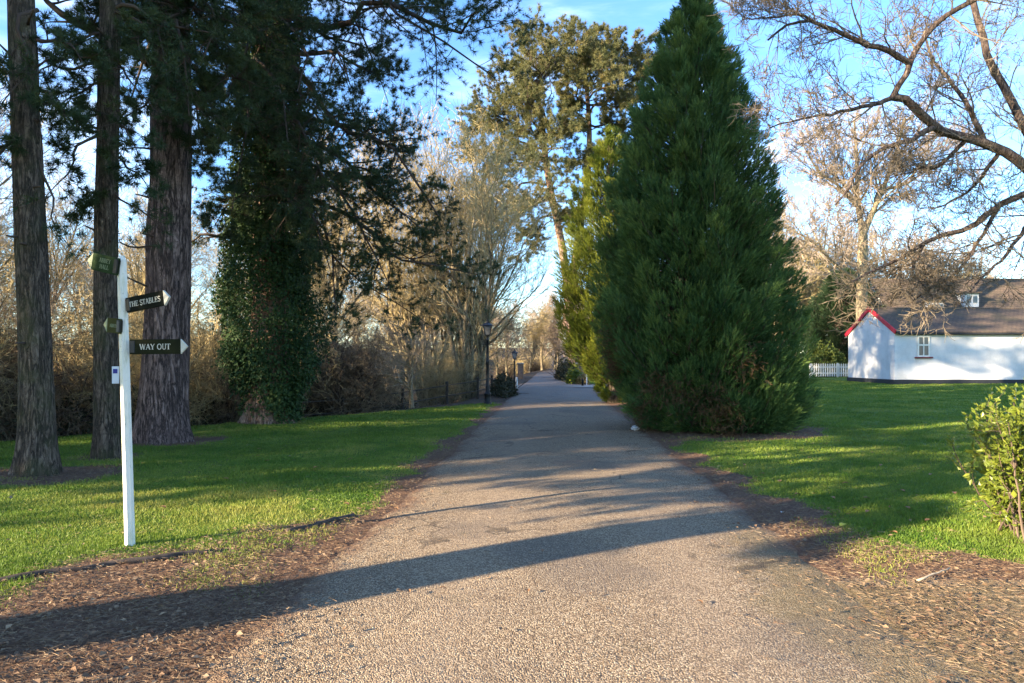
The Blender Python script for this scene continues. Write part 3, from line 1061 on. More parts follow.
# ------------------------------------------------------------------ cypress conifers
def fronds(Gm, B, A, L, tint, m=13):
    """flat feathery sprays"""
    n = len(B)
    side = norm(np.cross(A, norm(RNG.normal(size=(n, 3)))))
    j = np.arange(m)
    t = (j + 0.6) / m
    sg = np.where(j % 2 == 0, 1.0, -1.0)
    droop = np.array([0, 0, -0.06])
    base = B[:, None] + A[:, None] * (L[:, None] * t[None])[..., None] * 0.9 + droop * (t ** 2)[None, :, None] * L[:, None, None]
    ang = np.radians(34) * (1 - 0.7 * t)
    d = norm(A[:, None] * np.cos(ang)[None, :, None] + side[:, None] * (sg * np.sin(ang))[None, :, None] + RNG.normal(size=(n, m, 3)) * 0.10)
    ll = L[:, None] * (0.46 - 0.22 * t)[None] * RNG.uniform(.8, 1.2, (n, m))
    Gm.needles(base.reshape(-1, 3), d.reshape(-1, 3), ll.ravel(), (L[:, None] * 0.034 * np.ones(m)[None]).ravel(),
               np.clip(np.repeat(tint, m) + np.tile((t - .5) * .35, n), 0, 1))


def az_u(a):
    return np.sin(a) * 1.2 + np.cos(a * 1.0 + 1)


def cypress(name, label, base, centre, prof, npl, nfr, fl, mat, tm=0.4, droopy=0.0, brown=None):
    """centre: z -> x offset, prof: z -> radius"""
    root = thing(name, label, 'tree', base)
    base = np.asarray(base, float)
    zt = prof[0][-1]
    T, W, C = Geo(), Geo(), Geo()
    zz = np.linspace(-0.1, zt * 0.96, 14)
    cxz = np.interp(zz, *centre)
    T.tubes(base[None] + np.stack([cxz * np.minimum(1, zz / zt * 3).clip(0), zz * 0, zz], -1), 0.04 + 0.24 * (1 - zz / zt).clip(0), 9, 0.5)
    # plumes
    zr = np.linspace(0, zt, 200)
    w = np.interp(zr, *prof) + 0.15
    cdf = np.cumsum(w) / w.sum()
    z = np.interp((np.arange(npl) + RNG.random(npl)) / npl, cdf, zr)
    az = np.arange(npl) * 2.39996 + RNG.uniform(-.35, .35, npl)
    r = np.interp(z, *prof)
    out = np.stack([np.cos(az), np.sin(az), 0 * az], -1)
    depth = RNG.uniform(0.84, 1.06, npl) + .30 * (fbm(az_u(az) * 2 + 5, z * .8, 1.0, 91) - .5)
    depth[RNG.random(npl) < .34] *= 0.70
    ln = np.clip(r * 0.62, 0.4, 1.1) * RNG.uniform(0.65, 1.3, npl)
    axis = norm(out * 0.80 + np.array([0, 0, 0.72]) + RNG.normal(size=(npl, 3)) * 0.12)
    tip = base[None] + out * (r * depth)[:, None]
    tip[:, 0] += np.interp(z, *centre)
    tip[:, 2] += z + 0.1
    org = tip - axis * ln[:, None]
    org[:, 2] = np.maximum(org[:, 2], base[2] + 0.05 + RNG.random(npl) * .25)
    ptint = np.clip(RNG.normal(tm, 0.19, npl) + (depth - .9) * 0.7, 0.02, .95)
    # wood inside
    trunkp = np.stack([base[0] + np.interp(np.maximum(z - .8, 0), *centre), np.full(npl, base[1]), np.maximum(base[2] + z - 0.9, base[2] + .2)], -1)
    tw = np.linspace(0, 1, 4)[None, :, None]
    W.tubes(trunkp[:, None] * (1 - tw) + org[:, None] * tw, taper(np.full(npl, .025), 4, .5), 4)
    W.tubes(org[:, None] * (1 - tw) + tip[:, None] * tw, taper(np.full(npl, .013), 4, .3), 3)
    b = np.repeat(np.arange(npl), nfr)
    N = len(b)
    t = RNG.random(N) ** 0.8
    rad = norm(RNG.normal(size=(N, 3)))
    pos = org[b] * (1 - t[:, None]) + tip[b] * t[:, None] + rad * (ln[b] * (0.42 * (1 - t) + 0.05))[:, None]
    A = norm((tip - org)[b] / ln[b][:, None] * 0.8 + rad * 0.42 + np.array([0, 0, .34 - droopy]) + RNG.normal(size=(N, 3)) * .12)
    pos[:, 2] = np.maximum(pos[:, 2], base[2] + .03)
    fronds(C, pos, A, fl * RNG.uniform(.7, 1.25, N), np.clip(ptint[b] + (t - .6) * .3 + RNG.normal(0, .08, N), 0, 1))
    if brown:
        q = RNG.integers(0, 9, brown * 60)
        k_ = RNG.integers(0, 6, len(q))
        ca = R(205) + np.array([0, .5, -.5, .9, -.2, 1.25, .25, 1.0, .7])[q]
        cz = np.array([.5, .9, 1.5, .6, 2.2, 1.6, 1.0, .35, .7])[q]
        rr = np.interp(cz, *prof) * .93
        pos = base[None] + np.stack([np.cos(ca) * rr, np.sin(ca) * rr, cz], -1) + RNG.normal(size=(len(q), 3)) * np.array([.16, .16, .24])
        pos[:, 0] += np.interp(cz, *centre)
        pos[:, 2] = np.maximum(pos[:, 2], base[2] + .04)
        Dd = Geo()
        fronds(Dd, pos, norm(np.stack([np.cos(ca), np.sin(ca), RNG.uniform(-.8, .5, len(q))], -1) + RNG.normal(size=(len(q), 3)) * .5), fl * RNG.uniform(.6, 1.0, len(q)), np.clip(RNG.normal(.35, .2, len(q)), 0, 1), 11)
        Dd.build('dead_sprays', MAT['dead_spray'], root)
    T.build('trunk', MAT['mossy_bark'], root, True)
    W.build('limbs', MAT['limb'], root)
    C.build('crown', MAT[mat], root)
    return root, (tip, org, z, az)


F1 = (4.35, 15.9, gz(4.35, 15.9))
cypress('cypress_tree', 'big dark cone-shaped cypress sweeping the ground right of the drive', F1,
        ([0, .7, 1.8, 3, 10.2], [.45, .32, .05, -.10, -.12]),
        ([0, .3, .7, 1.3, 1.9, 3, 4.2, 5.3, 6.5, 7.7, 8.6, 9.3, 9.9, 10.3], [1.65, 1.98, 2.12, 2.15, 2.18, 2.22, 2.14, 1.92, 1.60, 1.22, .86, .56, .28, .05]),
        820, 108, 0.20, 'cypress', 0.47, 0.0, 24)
F2 = (3.85, 25.6, gz(3.85, 25.6))
cypress('cypress_tree', 'narrower golden-green cypress catching the sun, behind the big dark one', F2,
        ([0, 1.5, 4, 10], [.05, -.2, -.38, -.15]),
        ([0.8, 1.3, 2, 3, 5, 6.5, 7.8, 8.8, 9.6, 10.2], [.6, 1.15, 1.6, 1.85, 1.85, 1.58, 1.2, .78, .4, .08]),
        400, 80, 0.23, 'gold_cypress', 0.62)
# dark evergreen beside the cottage
F3 = (29.8, 62.5, gz(29.8, 62.5))
cypress('yew_tree', 'dense dark evergreen with rounded crown behind the white picket fence', F3,
        ([0, 8], [.2, .6]), ([0.9, 1.6, 2.6, 4, 5.7, 7.4, 8.7, 9.4], [1.0, 2.3, 3.0, 3.2, 3.0, 2.3, 1.3, .3]),
        300, 50, 0.5, 'yew', 0.4, .35)

# ------------------------------------------------------------------ bare trees: prototypes
G_WOOD = 'bare trees crowded in the wood beyond the left lawn'
G_SHRUB = 'bare thicket shrubs under the wood beyond the left lawn'
G_FAR = 'bare trees closing the far end of the drive'
G_RIGHT = 'bare sunlit trees behind the cottage'
tall = bare_tree_mesh('bare_tree', 'bare leafless tree in the tangled golden-brown wood beyond the left lawn', 'tree', 14, 0.16, 1, 0.05, (20, 8, 6, 4), (22, 48), 0.07, 0.009, 'bare_bark', 'gold_twig', 0.25, group=G_WOOD)
broad = bare_tree_mesh('bare_tree', 'x', 'tree', 12, 0.24, 1, 0.05, (15, 8, 7, 4), (30, 65), 0.04, 0.009, 'bare_bark', 'pink_twig', 0.25, trunk_frac=.62, wig=.15, group=G_WOOD)
vase = bare_tree_mesh('bare_tree', 'x', 'tree', 13, 0.13, 9, 0.24, (9, 7, 6, 2), (14, 36), 0.09, 0.010, 'bare_bark', 'gold_twig', 0.2, group=G_WOOD)
wood_far = bare_tree_mesh('bare_tree', 'x', 'tree', 14, 0.22, 1, 0.05, (18, 8, 6, 4), (25, 58), 0.05, 0.017, 'bare_bark', 'pink_twig', 0.2, trunk_frac=.68, group=G_WOOD)
gold_far = bare_tree_mesh('bare_tree', 'x', 'tree', 14, 0.20, 1, 0.05, (18, 8, 6, 4), (20, 50), 0.07, 0.017, 'bare_bark', 'gold_twig', 0.18, trunk_frac=.72, group=G_WOOD)
shrub = bare_tree_mesh('thicket_shrub', 'bare multi-stemmed shrub tangled in the thicket beyond the left lawn', 'shrub', 5.2, 0.045, 12, 0.42, (9, 6, 5, 2), (25, 60), 0.03, 0.0055, 'bare_bark', 'gold_twig', 0.12, sides=5, wig=.2, group=G_SHRUB)
shrub2 = bare_tree_mesh('thicket_shrub', 'x', 'shrub', 4.2, 0.04, 14, 0.55, (9, 6, 4, 3), (30, 70), 0.0, 0.0055, 'dark_bare_bark', 'brown_twig', 0.1, sides=5, wig=.25, group=G_SHRUB)
first = {}


def plant(proto, x, y, sc=1.0, label=None, group=None, rz=None, dz=0.0):
    z = gz(x, y) + dz
    rz = RNG.uniform(0, 6.28) if rz is None else rz
    if proto.name not in first:
        first[proto.name] = 1
        proto.location = (x, y, z)
        proto.rotation_euler = (0, 0, rz)
        proto.scale = (sc, sc, sc)
        if label:
            proto['label'] = label
        if group:
            proto['group'] = group
        return proto
    return dup(proto, (x, y, z), rz, sc, label, group)


LW = 'bare leafless tree in the tangled golden-brown wood beyond the left lawn'
LS = 'bare multi-stemmed shrub tangled in the thicket beyond the left lawn'
LF = 'bare pinkish tree in the wood that closes the far end of the drive'
LR = 'bare leafless tree in the sunlit wood behind the cottage and hedge'
# named ones
plant(vase, -2.1, 34.0, 1.15, 'tall vase-shaped bare tree with pale stems right behind the street lamp', None, 0.4)
vase.pop('group', None) if 'group' in vase else None
plant(vase, -4.9, 40.0, 1.3, 'many-stemmed pale bare tree left of the street lamp, fanning upwards', 'tall many-stemmed trees by the lamp', 1.9)
plant(broad, -3.3, 22.6, 0.36, 'small spreading bare tree at the lawn edge between the ivy-clad pine and the lamp', 'small bare tree', 0.8)
if 'group' in broad:
    del broad['group']
# left wood
for (x, y) in ((-19, 17), (-16, 21), (-21, 26), (-26, 21), (-17, 31), (-24, 34), (-30, 30), (-9.0, 35), (-14, 39), (-20, 42), (-30, 42), (-38, 36), (-26, 50), (-9, 46), (-15, 52), (-6.0, 53), (-3.5, 61), (-10, 62), (-20, 62),
               (-27, 26), (-11, 42), (-34, 40), (-19, 48)):
    p = tall if RNG.random() < .6 else broad
    plant(p, x + RNG.uniform(-1, 1), y + RNG.uniform(-1, 1), RNG.uniform(.72, 1.1), LW, G_WOOD)
for (x, y) in ((-33, 58), (-45, 50), (-6, 70), (-14, 76), (-27, 74), (-42, 70), (-56, 62), (-38, 52), (-22, 68), (-10, 82), (-48, 64), (-62, 74), (-34, 84), (-20, 86), (-3.5, 78), (-52, 84), (-1, 84)):
    plant(gold_far if RNG.random() < .5 else wood_far, x + RNG.uniform(-1, 1), y + RNG.uniform(-1, 1), RNG.uniform(.8, 1.1), LW, G_WOOD)
# thicket
for i in range(80):
    t = RNG.random()
    s = 2.2 + 17 * RNG.random() ** 1.4
    u = RNG.uniform(-6, 34)
    x, y = -9.1 + u * .597 - s * .803, 13.7 + u * .803 + s * .597
    if x > drive_c(y) - drive_hw(y) - 2.2:
        continue
    plant(shrub if RNG.random() < .65 else shrub2, x, y, RNG.uniform(.7, 1.3), LS, G_SHRUB)
# far end
for (x, y) in ((-2, 94), (2.5, 99), (7, 106), (12, 112), (5, 120), (-4, 112), (15, 99), (20, 104), (0, 134), (10, 138), (22, 122), (-12, 98), (-14, 125), (30, 130), (-24, 105), (-30, 130), (3, 110), (16, 128), (-8, 140),
               (9.5, 97), (12.5, 92), (-20, 140), (24, 142), (38, 140), (-40, 110), (-44, 134), (6, 146), (18, 150)):
    plant(wood_far if RNG.random() < .6 else gold_far, x, y, RNG.uniform(.72, .95), LF, G_FAR)
for i in range(44):
    x, y = RNG.uniform(-2, 16), RNG.uniform(92, 128)
    if abs(x - drive_c(y)) > drive_hw(y) + 1.0:
        plant(shrub if i % 2 else shrub2, x, y, RNG.uniform(.5, .9), 'bare shrub in the low brush closing the far end of the drive', 'bare brush closing the far end of the drive')
# right wood
for (x, y) in ((27, 78), (33, 84), (39, 80), (24, 92), (31, 98), (46, 88), (20, 86), (52, 80), (40, 100), (60, 92), (22, 76), (56, 74), (66, 78), (36, 90), (44, 98), (29, 88), (50, 100), (70, 100), (58, 110), (26, 104), (36, 112), (46, 116), (78, 90), (18, 98), (72, 116), (30, 72), (34, 78), (31, 82), (37, 84), (28, 95), (33, 92), (40, 90), (24, 84)):
    plant(gold_far if RNG.random() < .6 else wood_far, x, y, RNG.uniform(.95, 1.3), LR, G_RIGHT)

for (x, y, sc) in ((27, 69, 1.4), (35.5, 75, 1.5), (43, 77, 1.55), (51, 79, 1.45), (31, 80, 1.6), (24, 73, 1.35)):
    plant(gold_far if RNG.random() < .5 else wood_far, x, y, sc, LR, G_RIGHT)
for (x, y, sc) in ((9.3, 104, 1.05), (7.0, 112, 1.1), (4.6, 104, 1.0), (11.0, 118, 1.15)):
    plant(wood_far, x, y, sc, LF, G_FAR)

# forked tree behind the cottage gable
root = thing('bare_tree', 'tall bare tree forking into two pale stems behind the cottage gable', 'tree', (27.0, 53.0, gz(27, 53)))
T, C = Geo(), Geo()
b = np.array([27.0, 53, gz(27, 53) - .2])
fork = at(863, 235, 53)
T.tubes(np.stack([b * (1 - t) + fork * t for t in np.linspace(0, 1, 6)]), np.linspace(.46, .36, 6), 10)
lim = [[fork, at(857, 200, 53), at(857, 160, 53.4), at(854, 120, 54)], [fork, at(878, 200, 53), at(893, 165, 52.6), at(905, 118, 52)],
       [at(858, 205, 53), at(838, 185, 52), at(818, 172, 51), at(800, 140, 50)], [at(865, 285, 53), at(838, 268, 51.5), at(812, 240, 50.5), at(775, 222, 50)], [at(881, 190, 53), at(905, 185, 54), at(935, 165, 55), at(965, 150, 55)]]
Pl = np.array(lim)
tq = np.linspace(0, 3, 9)
Pl = np.stack([[[np.interp(q, range(4), pl[:, c]) for c in range(3)] for q in tq] for pl in Pl])
Rl = taper(np.array([.25, .25, .13, .14, .13]), 9, .3)
T.tubes(Pl, Rl, 8)
L = np.linalg.norm(Pl[:, -1] - Pl[:, 0], axis=1) * 1.25
p, d, ln, r_, _ = sprout(Pl, Rl, L, 16, .15, 1, (25, 60), (.3, .55), .5, .4)
for lv, m_ in ((1, 8), (2, 7), (3, 4), (4, 0)):
    PP = grow(p, d, ln, 5, .10, .05)
    RR = np.maximum(taper(np.maximum(r_, .018), 5, .3), .012)
    (C if lv > 1 else T).tubes(PP, RR, 3 if lv > 1 else 5, RNG.random(len(PP)))
    if m_:
        p, d, ln, r_, _ = sprout(PP, RR, ln, m_, .15, 1, (22, 60), (.38, .62), .6, .35)
T.build('trunk', MAT['bare_bark'], root, True)
C.build('crown', MAT['pink_twig'], root)

# gnarled tree reaching in from the right
root = thing('bare_tree', 'gnarled bare tree reaching dark crooked limbs in from the right edge', 'tree', (10.2, 12.6, gz(10.2, 12.6)))
T, C, C2 = Geo(), Geo(), Geo()


def path(pts, n=14):
    """smooth curve through the points"""
    p = np.array(pts, float)
    p = np.concatenate([[2 * p[0] - p[1]], p, [2 * p[-1] - p[-2]]])
    out = []
    for i in range(1, len(p) - 2):
        for t in np.linspace(0, 1, 8, endpoint=False):
            out.append(.5 * (2 * p[i] + (p[i + 1] - p[i - 1]) * t + (2 * p[i - 1] - 5 * p[i] + 4 * p[i + 1] - p[i + 2]) * t * t + (3 * p[i] - p[i - 1] - 3 * p[i + 1] + p[i + 2]) * t ** 3))
    out.append(p[-2])
    pts = np.array(out)
    s = np.concatenate([[0], np.cumsum(np.linalg.norm(np.diff(pts, axis=0), axis=1))])
    q = np.linspace(0, s[-1], n)
    return np.stack([np.interp(q, s, pts[:, c]) for c in range(3)], -1)


trk = path([(10.2, 12.6, -.2), (10.15, 12.6, 1.5), (10.0, 12.4, 3.0), at(1052, 185, 12.2)], 8)
T.tubes(trk, np.linspace(.34, .24, 8), 12)
fk = at(1052, 185, 12.2)
limbs = [([fk, at(1000, 150, 11.9), at(967, 138, 11.7), at(935, 127, 11.5), at(908, 102, 11.4), at(892, 97, 11.3)], .092, .062),
         ([at(892, 98, 11.3), at(907, 72, 11.2), at(910, 60, 11.2), at(928, 35, 11.1), at(945, 15, 11.0), at(985, -6, 10.8), at(1030, -30, 10.6)],   .052, .036),
         ([at(908, 62, 11.2), at(885, 49, 11.0), at(862, 44, 10.9), at(838, 32, 10.8), at(815, 22, 10.7), at(792, 24, 10.6), at(768, 40, 10.5)], .05, .015),
         ([at(815, 22, 10.7), at(795, 14, 10.6), at(770, 18, 10.5), at(742, 20, 10.4)], .022, .008),
         ([at(892, 98, 11.3), at(870, 105, 11.1), at(840, 112, 11), at(805, 118, 10.9), at(770, 128, 10.8)], .04, .01),
         ([at(935, 127, 11.5), at(905, 142, 11.2), at(880, 150, 11), at(858, 170, 10.8), at(845, 195, 10.7), at(835, 205, 10.6)], .05, .012),
         ([fk, at(1000, 205, 12.1), at(967, 228, 11.9), at(925, 242, 11.7), at(892, 262, 11.5), at(852, 282, 11.3)], .068, .015),
         ([at(985, 145, 11.8), at(970, 110, 11.9), at(950, 80, 12.2), at(930, 55, 12.4), at(925, 20, 12.6)], .05, .012),
         ([at(967, 138, 11.7), at(940, 165, 12.0), at(915, 170, 12.3), at(890, 178, 12.5)], .04, .01),
         ([at(925, 242, 11.7), at(912, 270, 11.6), at(920, 282, 11.5), at(932, 296, 11.4)], .028, .008),
         ([at(1000, 205, 12.1), at(965, 262, 12.0), at(935, 285, 11.8), at(908, 305, 11.7)], .04, .009),
         ([fk, at(1020, 120, 12.5), at(990, 60, 12.8), at(975, 10, 13), at(960, -30, 13)], .085, .05),
         ([fk, at(1010, 250, 12.0), at(985, 275, 11.6), at(970, 292, 11.4)], .05, .01),
         ([at(1000, 150, 11.9), at(975, 185, 12.5), at(945, 205, 12.8), at(920, 208, 13)], .04, .01)]
allP, allR, allL = [], [], []
for pts, ra, rb in limbs:
    P = path(pts, 14)
    P[1:-1] += RNG.normal(size=(12, 3)) * 0.012
    rr = np.linspace(ra, rb, 14)
    T.tubes(P, rr, 8)
    allP.append(P)
    allR.append(rr)
    allL.append(np.linalg.norm(np.diff(P, axis=0), axis=1).sum())
allP, allR, allL = np.array(allP), np.array(allR), np.array(allL)
p, d, ln, r_, _ = sprout(allP, allR, np.clip(allL, 1.6, 3.0), 14, .12, 1, (30, 75), (.22, .55), .45, .3)
for lv, m_ in ((1, 5), (2, 4), (3, 3), (4, 0)):
    PP = grow(p, d, np.maximum(ln, .16), 6, .12, .03)
    RR = np.maximum(taper(np.maximum(np.minimum(r_, .016), .0055), 6, .3), .0028)
    C.tubes(PP, RR, 4 if lv < 2 else 3, RNG.random(len(PP)))
    if m_:
        p, d, ln, r_, _ = sprout(PP, RR, ln, m_, .15, 1, (25, 65), (.35, .65), .65, .3)
T.build('trunk', MAT['dark_bare_bark'], root, True)
C.build('crown', MAT['dark_twig'], root)

# ------------------------------------------------------------------ leafy mounds
def mound(name, label, cat, c, r, n, lf, mat, group=None, tm=.45, stems=True):
    c = np.asarray(c, float)
    root = thing(name, label, cat, c, group)
    d = norm(RNG.normal(size=(n, 3)))
    d[:, 2] = np.abs(d[:, 2]) * 1.0
    az = np.arctan2(d[:, 1], d[:, 0])
    lum = 0.65 + 0.7 * fbm(az * 2.5 + 50 + c[0], d[:, 2] * 3, 1.3, 41)
    P = c + d * np.asarray(r) * (lum * (1 - .4 * RNG.random(n) ** 2))[:, None]
    D = norm(d * .5 + RNG.normal(size=(n, 3)) * .6 + np.array([0, 0, .1]))
    g = Geo().leaves(P, D, lf * RNG.uniform(.7, 1.3, n), lf * .34 * RNG.uniform(.7, 1.3, n), np.clip(RNG.normal(tm, .22, n), 0, 1), d)
    if stems:
        k = 26
        dd = norm(RNG.normal(size=(k, 3)) * np.array([1, 1, .6]) + np.array([0, 0, .7]))
        PS = grow(np.repeat(c[None] + np.array([0, 0, -.05]), k, 0), dd, np.full(k, float(np.mean(r)) * .95), 5, .12, .05)
        Geo().tubes(PS, taper(np.full(k, .012 + .006 * float(np.mean(r))), 5, .3), 4).build('stems', MAT['limb'], root)
    g.build('leaves', MAT[mat], root)
    return root


root = thing('laurel_shrub', 'bright yellow-green sunlit shrub at the right edge, nearest to the camera', 'shrub', (4.76, 6.1, gz(4.76, 6.1)))
k = 85
P0 = np.array([4.76, 6.1, gz(4.76, 6.1) - .03]) + RNG.normal(size=(k, 3)) * np.array([.13, .2, 0])
dd = norm(RNG.normal(size=(k, 3)) * np.array([.13, .25, 0]) + np.array([0, 0, 1]))
Ls = RNG.uniform(.40, 1.30, k)
PS = grow(P0, dd, Ls, 8, .10, .03)
RS = taper(RNG.uniform(.006, .012, k), 8, .3)
WS = Geo().tubes(PS, RS, 5, RNG.random(k))
p, d, ln, r_, _ = sprout(PS, RS, Ls, 7, .15, 1, (30, 70), (.18, .34), .6, .3)
P2 = grow(p, d, ln, 5, .15, .06)
WS.tubes(P2, taper(np.maximum(r_, .003), 5, .4), 4, RNG.random(len(p)))
allb = np.concatenate([P2[:, 1:].reshape(-1, 3), P2[:, 2:].reshape(-1, 3), PS[:, 4:].reshape(-1, 3)])
allb = np.repeat(allb, 3, 0)
n = len(allb)
ctr = np.array([4.76, 6.1, .5])
outd = norm((allb - ctr) * np.array([1, 1, .3]))
sz = RNG.uniform(.025, .085, n) * RNG.uniform(.6, 1.1, n)
LV = Geo().leaves(allb + RNG.normal(size=(n, 3)) * .015, norm(outd * .5 + np.array([0, 0, .25]) + RNG.normal(size=(n, 3)) * .6), sz, sz * RNG.uniform(.2, .32, n), np.clip(RNG.normal(.45, .28, n), 0, 1))
WS.build('stems', MAT['limb'], root)
LV.build('leaves', MAT['laurel'], root)
mound('yellow_shrub', 'small bright yellow-green bush beside the drive, left of the sign pole', 'shrub', (4.15, 45.5, gz(4.15, 45.5)), (.55, .5, 1.05), 900, .14, 'laurel')
mound('rusty_shrub', 'low rust-orange bush at the foot of the yellow-green bush', 'shrub', (4.6, 44.6, gz(4.6, 44.6)), (.42, .4, .55), 400, .12, 'rust_leaf')
mound('dark_shrub', 'dark clipped shrub along the right verge of the far drive, left of the yellow-green bush', 'shrub', (4.25, 54, gz(4.25, 54)), (.75, 5.0, 1.5), 2600, .16, 'bramble')
mound('low_hedge', 'low dark rounded hedge beside the drive just past the street lamp', 'hedge', (-.35, 31.5, gz(-.35, 31.5) - .1), (.55, 3.0, .95), 2600, .11, 'bramble')
BR = 'dark bramble mound at the foot of the wood, behind the lawn'
GBR = 'bramble mounds along the foot of the wood'
for (u, s, r, h) in ((-3.5, 2.2, 1.7, 1.9), (-.6, 2.6, 1.6, 1.8), (1.8, 2.9, 1.7, 1.7), (4.2, 3.4, 1.5, 1.5), (6.2, 3.8, 1.6, 1.6), (8.6, 4.4, 1.6, 1.5), (10.6, 4.8, 1.5, 1.4), (12.8, 4.6, 1.5, 1.3), (-6.3, 2.6, 1.8, 2.0), (7.4, 7.5, 1.8, 1.9), (11.5, 9.0, 1.9, 1.8), (15.5, 8.0, 1.8, 1.5), (2.5, 7.5, 2.0, 2.2), (-2, 7, 2.1, 2.4)):
    x, y = -9.1 + u * .597 - s * .803, 13.7 + u * .803 + s * .597
    mound('bramble', BR, 'shrub', (x, y, gz(x, y) - .1), (r, r, h), 1500, .13, 'bramble', GBR)
# hedge beside the cottage
h_ = mound('hedge', 'sunlit pale green hedge beyond the picket fence', 'hedge', (25.6, 57.2, gz(25.6, 57.2)), (2.6, .7, 2.7), 4200, .2, 'hedge_leaf', tm=.6)

# ------------------------------------------------------------------ buildings
def gable_house(name, label, x0, x1, y0, y1, zb, ze, zr, wall_m, over=.25):
    root = thing(name, label, 'cottage' if name == 'cottage' else 'house', ((x0 + x1) / 2, (y0 + y1) / 2, zb))
    ym = (y0 + y1) / 2
    v = [(x0, y0, zb), (x1, y0, zb), (x1, y1, zb), (x0, y1, zb), (x0, y0, ze), (x1, y0, ze), (x1, y1, ze), (x0, y1, ze), (x0, ym, zr), (x1, ym, zr)]
    g = Geo().add(v, [(0, 1, 5, 4), (2, 3, 7, 6)])
    g.F.append(np.array([(3, 0, 4, 8, 7), (1, 2, 6, 9, 5)]))
    g.T.append(np.full(2, .5))
    wall = g.build('wall', MAT[wall_m], root)
    # roof: two thick slopes
    sl = np.array([0, ym - y0, zr - ze])
    sl = sl / np.linalg.norm(sl)
    g = Geo()
    for sgn in (1, -1):
        yo = y0 if sgn == 1 else y1
        u = np.array([0, sgn * sl[1], sl[2]])
        n_ = np.array([0, -sgn * sl[2], sl[1]])
        ln = math.hypot(ym - y0, zr - ze)
        mid = np.array([(x0 + x1) / 2, yo, ze]) + u * (ln - over) / 2 + n_ * .08
        g.box(mid, (x1 - x0 + .1, ln + over, .10), (1, 0, 0), u, n_)
    g.tubes(np.array([[x0 - .05, ym, zr + .12], [x1 + .05, ym, zr + .12]]), np.array([.09, .09]), 8)
    g.build('roof', MAT['roof_tile'], root)
    return root


zc = gz(25, 43) - .05
cot = gable_house('cottage', 'white rendered cottage with red gable edging, brown tiled roof and one small window', 23.5, 38.0, 42.0, 47.8, zc, 3.32, 4.85, 'white_render')
g = Geo()
for sgn, y0 in ((1, 42.0), (-1, 47.8)):
    ym = 44.9
    a = np.array([23.41, y0 - sgn * .22, 3.32 - .115 + .10])
    b = np.array([23.41, ym, 4.85 + .10])
    d_ = norm((b - a)[None])[0]
    n_ = np.cross(np.array([1., 0, 0]), d_)
    g.box((a + b) / 2 + np.array([0, 0, .02]), (.06, np.linalg.norm(b - a) + .05, .26), (1, 0, 0), d_, n_)
g.build('bargeboard', MAT['red_paint'], cot)
g = Geo().box((30.75, 41.985, zc + .16), (14.6, .10, .34)).box((23.485, 44.9, zc + .16), (.10, 5.95, .34))
g.build('plinth', MAT['black_paint'], cot)
g = Geo()
g.tubes(np.array([[23.6, 41.74, 3.21], [38, 41.74, 3.21]]), np.array([.065, .065]), 8, cap=True)
g.build('gutter', MAT['black_paint'], cot)
# window in the front wall
wx0, wx1, wz0, wz1 = 24.88, 25.62, 1.80, 3.08
W = Geo()
wc = (wx0 + wx1) / 2
for x in (wx0 + .04, wx1 - .04):
    W.box((x, 41.975, (wz0 + wz1) / 2), (.08, .09, wz1 - wz0))
W.box((wc, 41.975, (wz0 + wz1) / 2), (.055, .085, wz1 - wz0 - .1))
for z_ in (wz0 + .04, wz1 - .04, wz0 + .72):
    W.box((wc, 41.97, z_), (wx1 - wx0 - .16, .09, .09))
wf = W.build('window', MAT['white_paint'], cot)
for zl, zh in ((wz0 + .085, wz0 + .675), (wz0 + .765, wz1 - .085)):
    for xl, xh in ((wx0 + .08, wc - .028), (wc + .028, wx1 - .08)):
        Geo().box(((xl + xh) / 2, 41.99, (zl + zh) / 2), (xh - xl, .03, zh - zl)).build('pane', MAT['window_glass'], wf)
Geo().box((wc, 41.93, wz0 - .05), (1.06, .16, .09), bev=.01).build('sill', MAT['maroon'], wf)

zh = gz(36, 62)
hou = gable_house('house', 'larger house with a dark brown tiled roof and white dormers behind the cottage', 33, 50, 59, 67, zh - .1, 4.6, 8.9, 'white_render', .4)
for (px, py0, py1, w) in ((936, 302, 312, 1.4), (972, 294, 304, 1.2)):
    d_ = 60.1
    a = at(px, (py0 + py1) / 2, d_)
    hgt = (py1 - py0) / F_PX * d_ + .3
    g = Geo().box((a[0], d_ + 1.3, a[2] - .1), (w, 2.6, hgt))
    dm = g.build('dormer', MAT['white_render'], hou)
    Geo().box((a[0], d_ + 1.2, a[2] - .1 + hgt / 2 + .07), (w + .3, 2.9, .12)).build('dormer_roof', MAT['roof_tile'], dm)
    g = Geo()
    for k in (-.25, .25):
        g.box((a[0] + k * w * .9, d_ - .005, a[2] - .05), (w * .32, .03, hgt * .5))
    g.build('pane', MAT['window_glass'], dm)

# picket fence
pf = thing('picket_fence', 'low white picket fence running left from behind the cottage', 'fence', (27.5, 56, gz(27.5, 56)))
g, gr_, gp_ = Geo(), Geo(), Geo()
zb = gz(26, 56)
x = 24.55
while x < 31:
    g.add([(x - .05, 55.98, zb + .08), (x + .05, 55.98, zb + .08), (x + .05, 55.98, zb + 1.05), (x, 55.98, zb + 1.16), (x - .05, 55.98, zb + 1.05),
           (x - .05, 56.0, zb + .08), (x + .05, 56.0, zb + .08), (x + .05, 56.0, zb + 1.05), (x, 56.0, zb + 1.16), (x - .05, 56.0, zb + 1.05)],
          [(0, 1, 6, 5), (1, 2, 7, 6), (2, 3, 8, 7), (3, 4, 9, 8), (4, 0, 5, 9)])
    n0 = g.n - 10
    g.F.append(np.array([(0, 4, 3, 2, 1), (5, 6, 7, 8, 9)]) + n0)
    g.T.append(np.full(2, .5))
    x += .185
for z_ in (.35, .85):
    gr_.box((27.8, 56.03, zb + z_), (6.6, .05, .09))
